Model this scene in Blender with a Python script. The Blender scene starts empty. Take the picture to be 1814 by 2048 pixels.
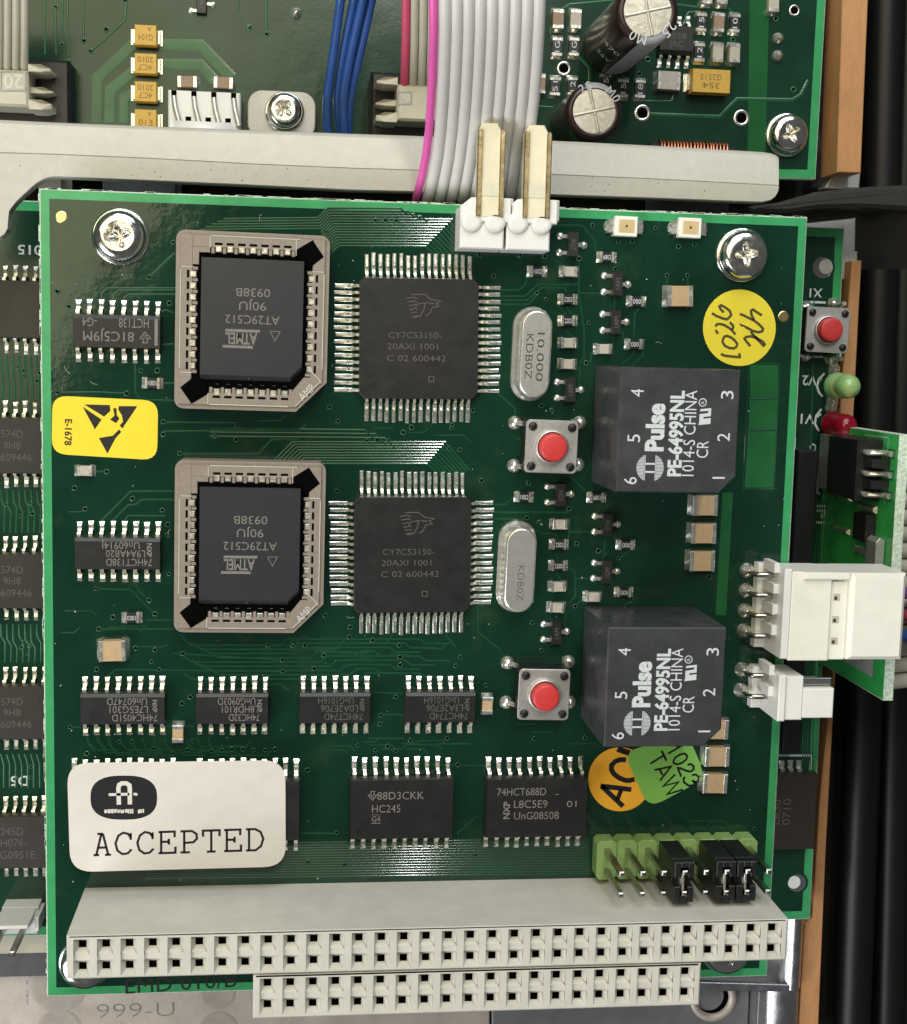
import bpy, math, random
from mathutils import Matrix, Vector
R_ = math.radians
rng = random.Random(7)
SC = bpy.context.scene
COL = SC.collection
# units: millimetres; the front board's top surface is z = 0, x right, y up the board
# ---------------------------------------------------------------- camera
CAMF = 2758.96
CAMC = (28.734, 78.109, 162.156)
CAMR = ((0.9932663, -0.0114129, -0.1152898), (0.0247986, 0.9930156, 0.1153476), (0.1131681, -0.1174299, 0.9866120))
cam = bpy.data.cameras.new('camera'); co = bpy.data.objects.new('camera', cam); COL.objects.link(co)
m4 = Matrix(CAMR).to_4x4(); m4.translation = Vector(CAMC); co.matrix_world = m4
cam.sensor_fit = 'HORIZONTAL'; cam.sensor_width = 36; cam.lens = CAMF / 1814 * 36
cam.clip_start = 1; cam.clip_end = 5000
SC.camera = co
def at(px, py, z=0.0):
    """world point at height z that the photograph shows at pixel px, py"""
    d = Matrix(CAMR) @ Vector(((px - 907) / CAMF, -(py - 1024) / CAMF, -1.0))
    t = (z - CAMC[2]) / d.z
    return Vector((CAMC[0] + t * d.x, CAMC[1] + t * d.y, z))
# ---------------------------------------------------------------- world and light
wd = bpy.data.worlds.new('World'); SC.world = wd; wd.use_nodes = True
bg = wd.node_tree.nodes['Background']; bg.inputs[0].default_value = (0.95, 0.97, 1.0, 1); bg.inputs[1].default_value = 0.08
def area(name, loc, target, sx, sy, radiance, color):
    l = bpy.data.lights.new(name, 'AREA'); l.shape = 'RECTANGLE'; l.size = sx; l.size_y = sy
    l.energy = radiance * math.pi * sx * sy; l.color = color
    o = bpy.data.objects.new(name, l); COL.objects.link(o); o.location = loc
    o.rotation_euler = (Vector(target) - Vector(loc)).to_track_quat('-Z', 'Y').to_euler()
area('ceiling_light', (-100, 262, 330), (-20, 200, 0), 350, 310, 2.5, (1.0, 0.90, 0.56))
area('window_light', (-330, -230, 300), (40, 50, 0), 300, 260, 7.8, (0.96, 0.98, 1.0))
area('sky_light', (70, 430, 230), (45, 60, 0), 360, 200, 4.6, (0.87, 0.94, 1.0))
area('strip_light', (98, 350, 500), (44, 60, 0), 10, 90, 190.0, (1.0, 0.99, 0.97))
SC.view_settings.view_transform = 'Standard'; SC.view_settings.look = 'None'
SC.view_settings.exposure = 0.08; SC.view_settings.gamma = 1.0
# ---------------------------------------------------------------- materials
MATS = {}
def mat(name, col, rough=0.5, metal=0.0, var=0.12, nscale=0.8, bump=0.0, bscale=3.0, spec=0.5, coat=0.0, rvar=0.0, wave=0.0, trans=0.0, sss=0.0, stretch=None, stain=0.0):
    m = bpy.data.materials.new(name); m.use_nodes = True; nt = m.node_tree
    b = nt.nodes['Principled BSDF']
    b.inputs['Roughness'].default_value = rough; b.inputs['Metallic'].default_value = metal
    b.inputs['Specular IOR Level'].default_value = spec; b.inputs['Coat Weight'].default_value = coat
    b.inputs['Transmission Weight'].default_value = trans
    if sss: b.inputs['Subsurface Weight'].default_value = sss; b.inputs['Subsurface Radius'].default_value = (0.6, 0.6, 0.5); b.inputs['Subsurface Scale'].default_value = 0.6
    g = nt.nodes.new('ShaderNodeNewGeometry'); src = g.outputs['Position']
    if stretch:
        mp = nt.nodes.new('ShaderNodeMapping'); mp.inputs['Scale'].default_value = stretch; nt.links.new(src, mp.inputs[0]); src = mp.outputs[0]
    n = nt.nodes.new('ShaderNodeTexNoise'); n.inputs['Scale'].default_value = nscale; n.inputs['Detail'].default_value = 5; n.inputs['Roughness'].default_value = 0.62
    nt.links.new(src, n.inputs['Vector'])
    r = nt.nodes.new('ShaderNodeValToRGB'); e = r.color_ramp.elements
    e[0].position = 0.3; e[1].position = 0.7
    e[0].color = tuple(max(0, c * (1 - var)) for c in col) + (1,); e[1].color = tuple(min(1, c * (1 + var)) for c in col) + (1,)
    nt.links.new(n.outputs['Fac'], r.inputs[0]); nt.links.new(r.outputs[0], b.inputs['Base Color'])
    if rvar:
        mr = nt.nodes.new('ShaderNodeMapRange'); mr.inputs['From Min'].default_value = 0.3; mr.inputs['From Max'].default_value = 0.7
        mr.inputs['To Min'].default_value = max(0.02, rough - rvar); mr.inputs['To Max'].default_value = rough + rvar
        nt.links.new(n.outputs['Fac'], mr.inputs['Value']); nt.links.new(mr.outputs[0], b.inputs['Roughness'])
    prev = None
    for s, st, dist in ((bscale, bump, 0.08), (0.09, wave, 6.0)):
        if st:
            k = nt.nodes.new('ShaderNodeTexNoise'); k.inputs['Scale'].default_value = s; k.inputs['Detail'].default_value = 3; nt.links.new(src, k.inputs['Vector'])
            bp = nt.nodes.new('ShaderNodeBump'); bp.inputs['Strength'].default_value = st; bp.inputs['Distance'].default_value = dist
            nt.links.new(k.outputs['Fac'], bp.inputs['Height'])
            if prev: nt.links.new(prev, bp.inputs['Normal'])
            prev = bp.outputs['Normal']
    if prev: nt.links.new(prev, b.inputs['Normal'])
    if stain:
        k = nt.nodes.new('ShaderNodeTexNoise'); k.inputs['Scale'].default_value = 0.11; k.inputs['Detail'].default_value = 6; k.inputs['Roughness'].default_value = 0.7; nt.links.new(src, k.inputs['Vector'])
        q = nt.nodes.new('ShaderNodeMapRange'); q.inputs['From Min'].default_value = 0.56; q.inputs['From Max'].default_value = 0.70; q.inputs['To Max'].default_value = stain; nt.links.new(k.outputs['Fac'], q.inputs['Value'])
        x = nt.nodes.new('ShaderNodeMix'); x.data_type = 'RGBA'; x.inputs['B'].default_value = (0.034, 0.062, 0.028, 1)
        nt.links.new(q.outputs[0], x.inputs['Factor']); nt.links.new(r.outputs[0], x.inputs['A']); nt.links.new(x.outputs['Result'], b.inputs['Base Color'])
    MATS[name] = m; return m
mat('mask', (0.0055, 0.034, 0.019), 0.09, var=0.22, nscale=0.10, bump=0.10, bscale=1.6, wave=0.02, stain=0.5)
mat('mask_back', (0.007, 0.040, 0.022), 0.2, var=0.25, nscale=0.12, bump=0.12, bscale=1.6, wave=0.02)
mat('rim', (0.050, 0.34, 0.13), 0.24, var=0.12, nscale=0.3, bump=0.08, wave=0.02)
mat('trace', (0.012, 0.066, 0.032), 0.09, var=0.18, nscale=0.3)
mat('trace_back', (0.020, 0.105, 0.045), 0.2, var=0.2, nscale=0.3)
mat('mask_upright', (0.045, 0.42, 0.10), 0.25, var=0.2, nscale=0.2)
mat('ground_plane', (0.016, 0.110, 0.036), 0.16, var=0.15, nscale=0.2)
mat('fibre', (0.62, 0.74, 0.62), 0.7, var=0.35, nscale=2.5, bump=0.9, bscale=4)
mat('chip_brown_sheen', (0.034, 0.028, 0.024), 0.42, var=0.12, nscale=0.5)  # black chip plastic with the ceiling's brown reflection put into its colour
mat('chip', (0.0155, 0.0148, 0.0162), 0.40, var=0.10, nscale=0.5, bump=0.10, bscale=14, rvar=0.05)
mat('chip_blue', (0.026, 0.027, 0.034), 0.38, var=0.08, nscale=0.5, bump=0.10, bscale=14)
mat('laser', (0.20, 0.19, 0.175), 0.6, var=0.35, nscale=6)
mat('laser_dim', (0.095, 0.09, 0.085), 0.6, var=0.4, nscale=6)
mat('print', (0.62, 0.65, 0.68), 0.5, var=0.15, nscale=4)
mat('tin', (0.90, 0.86, 0.76), 0.30, 0.82, var=0.16, nscale=2.0, bump=0.4, bscale=1.8, rvar=0.08)
mat('solder', (0.88, 0.85, 0.78), 0.26, 0.85, var=0.18, nscale=1.2, bump=0.3, bscale=1.2, rvar=0.08)
mat('gold', (0.83, 0.66, 0.33), 0.3, 1.0, var=0.2, nscale=1.5, bump=0.2)
mat('brass_pin', (0.72, 0.58, 0.33), 0.3, 1.0, var=0.35, nscale=0.8, bump=0.2)
mat('dark_pin', (0.42, 0.40, 0.36), 0.28, 1.0, var=0.3, nscale=1.2)
mat('zinc', (0.82, 0.80, 0.76), 0.16, 1.0, var=0.12, nscale=0.7, bump=0.25, bscale=1.5, rvar=0.08)
mat('steel', (0.66, 0.65, 0.63), 0.3, 1.0, var=0.12, nscale=1.2, bump=0.25, bscale=5)
mat('steel_matt', (0.60, 0.59, 0.57), 0.42, 0.75, var=0.12, nscale=1.2, bump=0.25, bscale=5)
mat('can', (0.88, 0.86, 0.81), 0.27, 0.80, var=0.08, nscale=1.5, bump=0.3, bscale=6)
mat('cap_top', (0.62, 0.58, 0.50), 0.45, 0.8, var=0.2, nscale=1.5, bump=0.5, bscale=6)
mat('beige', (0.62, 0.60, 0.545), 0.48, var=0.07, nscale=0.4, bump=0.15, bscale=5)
mat('ivory', (0.86, 0.845, 0.77), 0.35, var=0.04, nscale=0.4, sss=0.25)
mat('nylon', (0.82, 0.76, 0.58), 0.32, var=0.08, nscale=0.35, sss=0.3)
mat('white_plastic', (0.80, 0.795, 0.775), 0.4, var=0.03, nscale=0.5)
mat('socket_brown', (0.275, 0.228, 0.195), 0.42, var=0.1, nscale=2, bump=0.3, bscale=6)
mat('black_plastic', (0.012, 0.012, 0.013), 0.38, var=0.3, nscale=1.2, bump=0.3, bscale=5)
mat('black_rod', (0.005, 0.005, 0.006), 0.45, spec=0.35, var=0.3, nscale=0.5, stretch=(1, 0.05, 1), bump=0.1)
mat('lever_plastic', (0.034, 0.033, 0.031), 0.38, var=0.2, nscale=0.4, bump=0.2)
mat('void', (0.003, 0.003, 0.003), 0.9, spec=0.0)
mat('red_button', (0.60, 0.045, 0.045), 0.42, var=0.1, nscale=1.5, bump=0.15)
mat('transformer', (0.048, 0.049, 0.056), 0.33, var=0.12, nscale=0.35, bump=0.08, bscale=3, rvar=0.14)
mat('ceramic_tan', (0.52, 0.36, 0.205), 0.5, var=0.08, nscale=2)
mat('ceramic_grey', (0.47, 0.43, 0.37), 0.5, var=0.1, nscale=2)
mat('ceramic_brown', (0.30, 0.20, 0.14), 0.5, var=0.1, nscale=2)
mat('resistor_black', (0.016, 0.016, 0.02), 0.35, var=0.2, nscale=3)
mat('tantalum', (0.62, 0.38, 0.065), 0.42, var=0.08, nscale=2, bump=0.2, bscale=6)
mat('tantalum_mark', (0.22, 0.11, 0.02), 0.5)
mat('label_yellow', (0.90, 0.68, 0.035), 0.45, var=0.03, nscale=0.5)
mat('label_lemon', (0.88, 0.73, 0.045), 0.5, var=0.04, nscale=2.5, bump=0.2, bscale=6)
mat('label_orange', (0.95, 0.46, 0.03), 0.5, var=0.03, nscale=0.6)
mat('label_green', (0.22, 0.50, 0.095), 0.5, var=0.04, nscale=0.6)
mat('label_white', (0.71, 0.665, 0.625), 0.5, var=0.04, nscale=0.35, wave=0.09, bump=0.15, bscale=5)
mat('label_silver', (0.45, 0.45, 0.43), 0.4, 0.3)
mat('ink', (0.012, 0.011, 0.014), 0.4, var=0.2, nscale=3)
mat('pencil', (0.085, 0.070, 0.020), 0.5, var=0.3, nscale=3)
mat('bar_paint', (0.53, 0.51, 0.46), 0.36, var=0.05, nscale=0.8, bump=0.35, bscale=4)
mat('bar_dark', (0.09, 0.095, 0.105), 0.4, var=0.1)
mat('ribbon_white', (0.70, 0.69, 0.69), 0.4, var=0.03, nscale=0.4)
mat('ribbon_pink', (0.85, 0.13, 0.52), 0.38, var=0.06, nscale=0.4)
mat('ribbon_red', (0.62, 0.08, 0.17), 0.4, var=0.06, nscale=0.4)
mat('ribbon_grey', (0.50, 0.47, 0.39), 0.45, var=0.05, nscale=0.4)
mat('wire_blue', (0.022, 0.072, 0.27), 0.32, var=0.12, nscale=0.5)
mat('wire_violet', (0.14, 0.06, 0.30), 0.4)
mat('wire_red', (0.30, 0.03, 0.05), 0.4)
mat('idc_grey', (0.56, 0.53, 0.43), 0.5, var=0.06, nscale=0.7, bump=0.15)
mat('strip_brown', (0.53, 0.265, 0.115), 0.6, var=0.12, nscale=0.8, bump=0.4, bscale=4, stretch=(1, 0.25, 1))
mat('aluminium', (0.60, 0.60, 0.62), 0.34, 1.0, var=0.12, nscale=0.5, bump=0.35, bscale=3, rvar=0.06)
mat('plate', (0.56, 0.495, 0.44), 0.5, 0.3, var=0.14, nscale=0.25, bump=0.35, bscale=3)
mat('plate_shaded', (0.45, 0.40, 0.36), 0.5, 0.3, var=0.1)  # darker plate colour standing in for shade in the shallow dimples
mat('plate_grey', (0.26, 0.26, 0.27), 0.45, 0.5, var=0.12, nscale=0.4, bump=0.35, bscale=3)
mat('dark_floor', (0.012, 0.010, 0.009), 0.7, spec=0.2, var=0.3, nscale=0.1)
mat('header_green', (0.26, 0.40, 0.14), 0.45, var=0.12, nscale=1.0, bump=0.2, sss=0.1)
mat('cap_sleeve', (0.030, 0.014, 0.016), 0.25, var=0.2, nscale=0.6)
mat('cap_stripe', (0.42, 0.42, 0.47), 0.35, var=0.05)
mat('led_green', (0.50, 0.86, 0.36), 0.12, var=0.06, trans=0.45, sss=0.4)
mat('led_red', (0.32, 0.006, 0.022), 0.12, var=0.06, trans=0.3, sss=0.2)
mat('led_amber', (0.62, 0.47, 0.25), 0.35, var=0.08)
mat('copper', (0.70, 0.30, 0.17), 0.3, 1.0, var=0.2)
mat('hole_light', (0.75, 0.75, 0.74), 0.5)
def M(n): return MATS[n]
# ---------------------------------------------------------------- mesh builder
ORG = {}
class MB:
    def __init__(s): s.v = []; s.f = []; s.m = []; s.sm = []
    def add(s, vs, fs, mi=0, smooth=False):
        b = len(s.v); s.v += [tuple(v) for v in vs]
        for f in fs: s.f.append(tuple(b + i for i in f)); s.m.append(mi); s.sm.append(smooth)
    def prism(s, pts, z0, z1, ch=0.0, mi=0, mtop=None, bottom=False):
        n = len(pts); A = sum(pts[i][0] * pts[(i + 1) % n][1] - pts[(i + 1) % n][0] * pts[i][1] for i in range(n))
        if A < 0: pts = pts[::-1]
        rings = [[(p[0], p[1], z0) for p in pts]]
        if ch: rings += [[(p[0], p[1], z1 - ch) for p in pts], [(p[0], p[1], z1) for p in inset(pts, ch)]]
        else: rings += [[(p[0], p[1], z1) for p in pts]]
        vs = [v for r in rings for v in r]; fs = []
        for k in range(len(rings) - 1):
            for i in range(n): fs.append((k * n + i, k * n + (i + 1) % n, (k + 1) * n + (i + 1) % n, (k + 1) * n + i))
        s.add(vs, fs, mi); L = (len(rings) - 1) * n
        s.add(rings[-1], [tuple(range(n))], mi if mtop is None else mtop)
        if bottom: s.add(rings[0], [tuple(range(n))[::-1]], mi)
    def box(s, x0, y0, z0, x1, y1, z1, ch=0.0, mi=0, mtop=None, bottom=True):
        if x1 < x0: x0, x1 = x1, x0
        if y1 < y0: y0, y1 = y1, y0
        s.prism([(x0, y0), (x1, y0), (x1, y1), (x0, y1)], z0, z1, ch, mi, mtop, bottom)
    def lathe(s, prof, n=24, c=(0, 0, 0), mi=0, smooth=True, sx=1.0, cap=True):
        vs = []; fs = []
        for r, z in prof:
            for i in range(n):
                a = 2 * math.pi * i / n; vs.append((c[0] + r * math.cos(a) * sx, c[1] + r * math.sin(a), c[2] + z))
        for k in range(len(prof) - 1):
            for i in range(n): fs.append((k * n + i, k * n + (i + 1) % n, (k + 1) * n + (i + 1) % n, (k + 1) * n + i))
        s.add(vs, fs, mi, smooth)
        if cap: s.add(vs[-n:], [tuple(range(n))], mi, False)
    def loft(s, rings, mi=0, smooth=True, closed=True, caps=True):
        n = len(rings[0]); fs = []
        for k in range(len(rings) - 1):
            for i in range(n if closed else n - 1):
                fs.append((k * n + i, k * n + (i + 1) % n, (k + 1) * n + (i + 1) % n, (k + 1) * n + i))
        s.add([v for r in rings for v in r], fs, mi, smooth)
        if caps:
            s.add(rings[0], [tuple(range(n))[::-1]], mi); s.add(rings[-1], [tuple(range(n))], mi)
    def tube(s, path, r, n=8, mi=0, caps=True):
        path = [Vector(p) for p in path]; rings = []; up = Vector((0, 0, 1))
        for i, p in enumerate(path):
            t = (path[min(i + 1, len(path) - 1)] - path[max(i - 1, 0)]).normalized()
            a = t.cross(up)
            if a.length < 1e-3: a = t.cross(Vector((0, 1, 0)))
            a.normalize(); b = a.cross(t)
            rr = r[i] if isinstance(r, (list, tuple)) else r
            rings.append([tuple(p + a * (math.cos(2 * math.pi * k / n) * rr) + b * (math.sin(2 * math.pi * k / n) * rr)) for k in range(n)])
        s.loft(rings, mi, True, True, caps)
    def sheet(s, pts, z, mi=0):
        n = len(pts); A = sum(pts[i][0] * pts[(i + 1) % n][1] - pts[(i + 1) % n][0] * pts[i][1] for i in range(n))
        if A < 0: pts = pts[::-1]
        s.add([(p[0], p[1], z) for p in pts], [tuple(range(n))], mi)
    def line(s, pts, w, z, h=0.0, mi=0, prof=None):
        """flat band (h = 0) or raised ridge along a 2-d polyline"""
        P = [Vector((p[0], p[1])) for p in pts]
        P = [p for i, p in enumerate(P) if i == 0 or (p - P[i - 1]).length > 1e-4]
        if len(P) < 2: return
        L = []
        for i, p in enumerate(P):
            a = (p - P[i - 1]).normalized() if i else None
            b = (P[i + 1] - p).normalized() if i < len(P) - 1 else None
            d = ((a or b) + (b or a)); d = d.normalized() if d.length > 1e-6 else (a or b)
            nrm = Vector((-d.y, d.x)); k = 1.0
            if a and b: k = 1 / max(0.4, nrm.dot(Vector((-a.y, a.x))))
            L.append((p, nrm * k))
        if h == 0:
            vs = []; fs = []
            for p, q in L: vs += [(*(p + q * w / 2), z), (*(p - q * w / 2), z)]
            for i in range(len(L) - 1): fs.append((2 * i, 2 * i + 1, 2 * i + 3, 2 * i + 2))
            s.add(vs, fs, mi)
        else:
            sm = not prof; prof = prof or [(0.5, 0), (0.40, .55), (0.24, .9), (0, 1), (-0.24, .9), (-0.40, .55), (-0.5, 0)]
            s.loft([[(*(p + q * w * a), z + h * c) for a, c in prof] for p, q in L], mi, sm, False, False)
    def build(s, name, mats, parent=None, origin=(0, 0, 0), **props):
        me = s.mesh(name, mats, origin)
        return link(name, me, parent, origin, **props)
    def mesh(s, name, mats, origin=(0, 0, 0)):
        ox, oy, oz = origin
        me = bpy.data.meshes.new(name); me.from_pydata([(x - ox, y - oy, z - oz) for x, y, z in s.v], [], s.f)
        for m in (mats if isinstance(mats, (list, tuple)) else [mats]): me.materials.append(M(m))
        me.polygons.foreach_set('material_index', s.m); me.polygons.foreach_set('use_smooth', s.sm); me.update()
        return me
def inset(pts, d):
    n = len(pts); out = []
    for i in range(n):
        p = Vector(pts[i][:2]); a = (p - Vector(pts[i - 1][:2])).normalized(); b = (Vector(pts[(i + 1) % n][:2]) - p).normalized()
        na = Vector((-a.y, a.x)); nb = Vector((-b.y, b.x)); q = na + nb
        q = q / max(0.3, q.length_squared) * 2
        out.append(tuple(p + q * d))
    return out
def link(name, data, parent=None, loc=(0, 0, 0), rz=0.0, **props):
    """loc is in the parent's frame when the parent was rotated, else in world coordinates"""
    o = bpy.data.objects.new(name, data); COL.objects.link(o)
    if parent:
        po = ORG[parent.name]; o.parent = parent; o.location = (loc[0] - po[0], loc[1] - po[1], loc[2] - po[2])
    else: o.location = loc
    if rz: o.rotation_euler = (0, 0, rz)
    ORG[o.name] = tuple(loc)
    for k, v in props.items(): o[k] = v
    return o
def sub(name, me, parent, loc=(0, 0, 0), rz=0.0, **props):
    """child placed in its parent's own frame"""
    o = bpy.data.objects.new(name, me); COL.objects.link(o); o.parent = parent; o.location = loc
    if rz: o.rotation_euler = (0, 0, rz)
    ORG[o.name] = (0, 0, 0)
    for k, v in props.items(): o[k] = v
    return o
def thing(name, label, cat, loc=(0, 0, 0), group=None):
    o = link(name, None, None, loc, label=label, category=cat)
    if group: o['group'] = group
    return o
def tag(o, label, cat, group=None):
    o['label'] = label; o['category'] = cat
    if group: o['group'] = group
    return o
def rrect(x0, y0, x1, y1, r, n=5):
    out = []
    for cx, cy, a0 in ((x1 - r, y1 - r, 0), (x0 + r, y1 - r, 90), (x0 + r, y0 + r, 180), (x1 - r, y0 + r, 270)):
        for i in range(n + 1):
            a = R_(a0 + 90 * i / n); out.append((cx + r * math.cos(a), cy + r * math.sin(a)))
    return out
def circ(cx, cy, r, n=20, sx=1.0):
    return [(cx + r * sx * math.cos(2 * math.pi * i / n), cy + r * math.sin(2 * math.pi * i / n)) for i in range(n)]
def stadium(w, h, n=10):
    r = w / 2; out = []
    for cy, a0 in ((h / 2 - r, 0), (-h / 2 + r, 180)):
        for i in range(n + 1):
            a = R_(a0 + 180 * i / n); out.append((r * math.cos(a), cy + r * math.sin(a)))
    return out
# ---------------------------------------------------------------- lettering
_tx = {}
def glyphs(s, bold=0.0):
    k = (s, bold)
    if k not in _tx:
        c = bpy.data.curves.new('lettering', 'FONT'); c.body = s; c.size = 1.0; c.offset = bold; c.resolution_u = 3
        o = bpy.data.objects.new('lettering', c)
        me = bpy.data.meshes.new_from_object(o)
        _tx[k] = ([(v.co.x, v.co.y) for v in me.vertices], [tuple(p.vertices) for p in me.polygons])
        bpy.data.objects.remove(o); bpy.data.meshes.remove(me); bpy.data.curves.remove(c)
    return _tx[k]
CAPH = 0.70
def put(mb, s, cx, cy, z, h, w=None, rot=0.0, bold=0.0, mi=0):
    """string centred on cx, cy; capital height h, total width w, turned by rot degrees"""
    vs, fs = glyphs(s, bold)
    if not vs: return
    x0 = min(v[0] for v in vs); x1 = max(v[0] for v in vs)
    sy = h / CAPH; sx = (w / (x1 - x0)) if w else sy
    ca, sa = math.cos(R_(rot)), math.sin(R_(rot))
    out = []
    for x, y in vs:
        X = (x - (x0 + x1) / 2) * sx; Y = (y - CAPH / 2) * sy
        out.append((cx + X * ca - Y * sa, cy + X * sa + Y * ca, z))
    mb.add(out, fs, mi)
def mmpp(px, py, z):
    return ((at(px + 1, py, z) - at(px, py, z)).length + (at(px, py + 1, z) - at(px, py, z)).length) / 2
def putpx(mb, s, px, py, z, h, w, rot=0.0, bold=0.0, mi=0):
    k = mmpp(px, py, z); p = at(px, py, z); put(mb, s, p.x, p.y, z, h * k, w * k if w else None, rot, bold, mi)
def crop(x0, y0, f):
    return lambda *pts: [(x0 + x / f, y0 + y / f) for x, y in pts]
def wpts(pxs, z): return [tuple(at(x, y, z))[:2] for x, y in pxs]
# ---------------------------------------------------------------- shared part meshes
CACHE = {}
def cached(key, fn):
    if key not in CACHE: CACHE[key] = fn()
    return CACHE[key]
def gull_pin(hb, zb, tip, pad, w, padw):
    """lead that leaves the body at +y, steps down and stands on its solder pad"""
    mb = MB(); t = 0.17
    prof = [(hb - 0.05, zb), (hb + 0.22, zb), (hb + 0.42, zb - 0.12), (hb + 0.60, 0.22), (tip - 0.35, 0.15), (tip, 0.14)]
    rings = [[(-w / 2, y, z), (w / 2, y, z), (w / 2, y, z - t if i < 3 else max(0.02, z - t)), (-w / 2, y, z - t if i < 3 else max(0.02, z - t))] for i, (y, z) in enumerate(prof)]
    mb.loft([r[::-1] for r in rings], 0, False)
    a = hb + 0.5
    top = [(-padw / 2 + .06, a + .1, 0.10), (padw / 2 - .06, a + .1, 0.10), (padw / 2 - .1, tip + .05, 0.24), (-padw / 2 + .1, tip + .05, 0.24)]
    bot = [(-padw / 2, a, 0.0), (padw / 2, a, 0.0), (padw / 2, pad, 0.0), (-padw / 2, pad, 0.0)]
    top2 = [(-padw / 2 + .08, pad - .08, 0.06), (padw / 2 - .08, pad - .08, 0.06)]
    v = bot + top + top2
    mb.add(v, [(0, 1, 5, 4), (4, 5, 6, 7), (7, 6, 8, 9), (9, 8, 2, 3), (1, 2, 8, 6), (1, 6, 5), (3, 0, 4, 7), (3, 7, 9)], 1, False)
    return mb.mesh('pin', ['tin', 'solder'])
def chip_body(L, Wd, H, bev, m='chip'):
    mb = MB(); x, y = L / 2, Wd / 2
    def rect(dx, y0, y1, z): return [(-x + dx, y0, z), (x - dx, y0, z), (x - dx, y1, z), (-x + dx, y1, z)]
    mb.loft([rect(.14, -y + .14, y - .14, 0.12), rect(0, -y, y, H * .5), rect(.12, -y + .12 + bev * .1, y - .12, H - bev * .62), rect(.15, -y + .15 + bev, y - .15, H)], 0, False)
    return mb.mesh('logic_chip', [m])
def soic(board, px, py, n, wide, rot, label, lines, z=0.0, dim=False, name='logic_chip', mark=None, dx=0.0, only=None):
    L = n / 2 * 1.27 - 0.27 + (0.0 if not wide else 0.1); Wd = 7.5 if wide else 3.9; H = 2.45 if wide else 1.6
    tip = 5.2 if wide else 3.05; pad = 5.75 if wide else 3.55
    p = at(px, py, z); rz = R_(rot) + dx
    body = link(name, cached(('cb', n, wide, z < -20), lambda: chip_body(L, Wd, H, 0.1 if wide else 0.38, 'chip_brown_sheen' if z < -20 and wide else 'chip')), board, tuple(p), rz, label=label)
    pin = cached(('gp', wide), lambda: gull_pin(Wd / 2, H * .52, tip, pad, 0.42, 0.64))
    for i in range(n // 2):
        x = (i - (n / 2 - 1) / 2) * 1.27
        for up in (0, 1):
            if only and not only(i, up): continue
            sub('pin', pin, body, (x + rng.uniform(-.02, .02), 0, 0), (0.0 if up else math.pi) + rng.uniform(-.008, .008)).scale = (rng.uniform(.88, 1.1), rng.uniform(.98, 1.02), rng.uniform(.95, 1.05))
    if lines or mark:
        mb = MB()
        for s, cx, cy, h, w in lines: put(mb, s, cx, cy, H + .006, h, w, 0, -0.004)
        if mark: mark(mb, H + .006)
        sub('lettering', mb.mesh('lettering', 'laser_dim' if dim else 'laser'), body)
        if wide:
            d = MB(); d.lathe([(.5, .0), (.46, .012), (.38, .006), (.02, .004)], 16, (-L / 2 + 1.1, -Wd / 2 + 1.1, H)); sub('pin_one_mark', d.mesh('pin_one_mark', 'ink'), body)
    return body
def frame_line(mb, pts, w, z): mb.line(pts, w, z)
def nxp(x, y, h):
    def f(mb, z):
        put(mb, 'NXP', x, y, z, h * .34, h, 90, 0.03)
    return f
def ti_mark(x, y, s):
    def f(mb, z):
        mb.line([(x - s, y + s * .2), (x - s * .3, y + s * .2), (x - s * .3, y + s), (x + s * .5, y + s), (x + s * .3, y + s * .3), (x + s, y + s * .2), (x + s * .6, y - s * .3), (x + s * .1, y - s), (x - s * .3, y - s * .5), (x - s, y + s * .2)], .09, z)
        put(mb, 'ti', x, y, z, s * .9, None, 0)
    return f
def chip_part(kind, L, Wd, H, cap, body):
    """rectangular end-capped chip part lying along x: returns (body mesh, terminal mesh)"""
    def mk():
        b = MB(); b.box(-L / 2 + cap * .8, -Wd / 2 + .03, 0.03, L / 2 - cap * .8, Wd / 2 - .03, H - .03, 0.05)
        t = MB(); t.box(L / 2 - cap, -Wd / 2, 0.02, L / 2, Wd / 2, H, 0.07)
        # solder fillet
        f = 0.34
        vs = [(L / 2 - .02, -Wd / 2 + .02, H * .75), (L / 2 - .02, Wd / 2 - .02, H * .75), (L / 2 + f, Wd / 2 + .04, 0.0), (L / 2 + f, -Wd / 2 - .04, 0.0), (L / 2 - cap, -Wd / 2 - .1, 0.0), (L / 2 - cap, Wd / 2 + .1, 0.0), (L / 2 + f * .35, -Wd / 2 + .05, H * .3), (L / 2 + f * .35, Wd / 2 - .05, H * .3)]
        t.add(vs, [(0, 6, 7, 1), (6, 3, 2, 7), (0, 4, 3, 6), (1, 7, 2, 5)], 0, True)
        return b.mesh(kind, body), t.mesh('terminal', 'solder')
    return cached((kind, L, Wd, H), mk)
def smd(board, px, py, kind, z=0.0, vert=False, text=None, label=None, flip=0, size=None, body=None):
    k = {'resistor': (1.75, 1.2, .5, .36, 'resistor_black'), 'capacitor': (1.75, 1.2, .78, .40, 'ceramic_grey'), 'big_capacitor': (3.1, 2.45, 1.3, .55, 'ceramic_tan')}[kind]
    L, Wd, H, cap, bm = k
    if size: L, Wd, H, cap = size
    if body: bm = body
    nm = 'capacitor' if 'cap' in kind else kind
    bmesh_, tmesh = chip_part(nm + bm, L, Wd, H, cap, bm)
    p = at(px, py, z)
    rz = (math.pi / 2 if vert else 0) + R_(rng.uniform(-1.5, 1.5))
    o = link(nm, bmesh_, board, tuple(p), rz)
    if label: o['label'] = label
    sub('terminal', tmesh, o, (0, 0, 0), 0); sub('terminal', tmesh, o, (0, 0, 0), math.pi)
    if text:
        mb = MB(); put(mb, text, 0, 0, H - .025, Wd * .46, (L - 2 * cap) * .92, flip, 0.0)
        sub('lettering', mb.mesh('lettering', 'print'), o)
    return o
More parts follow.
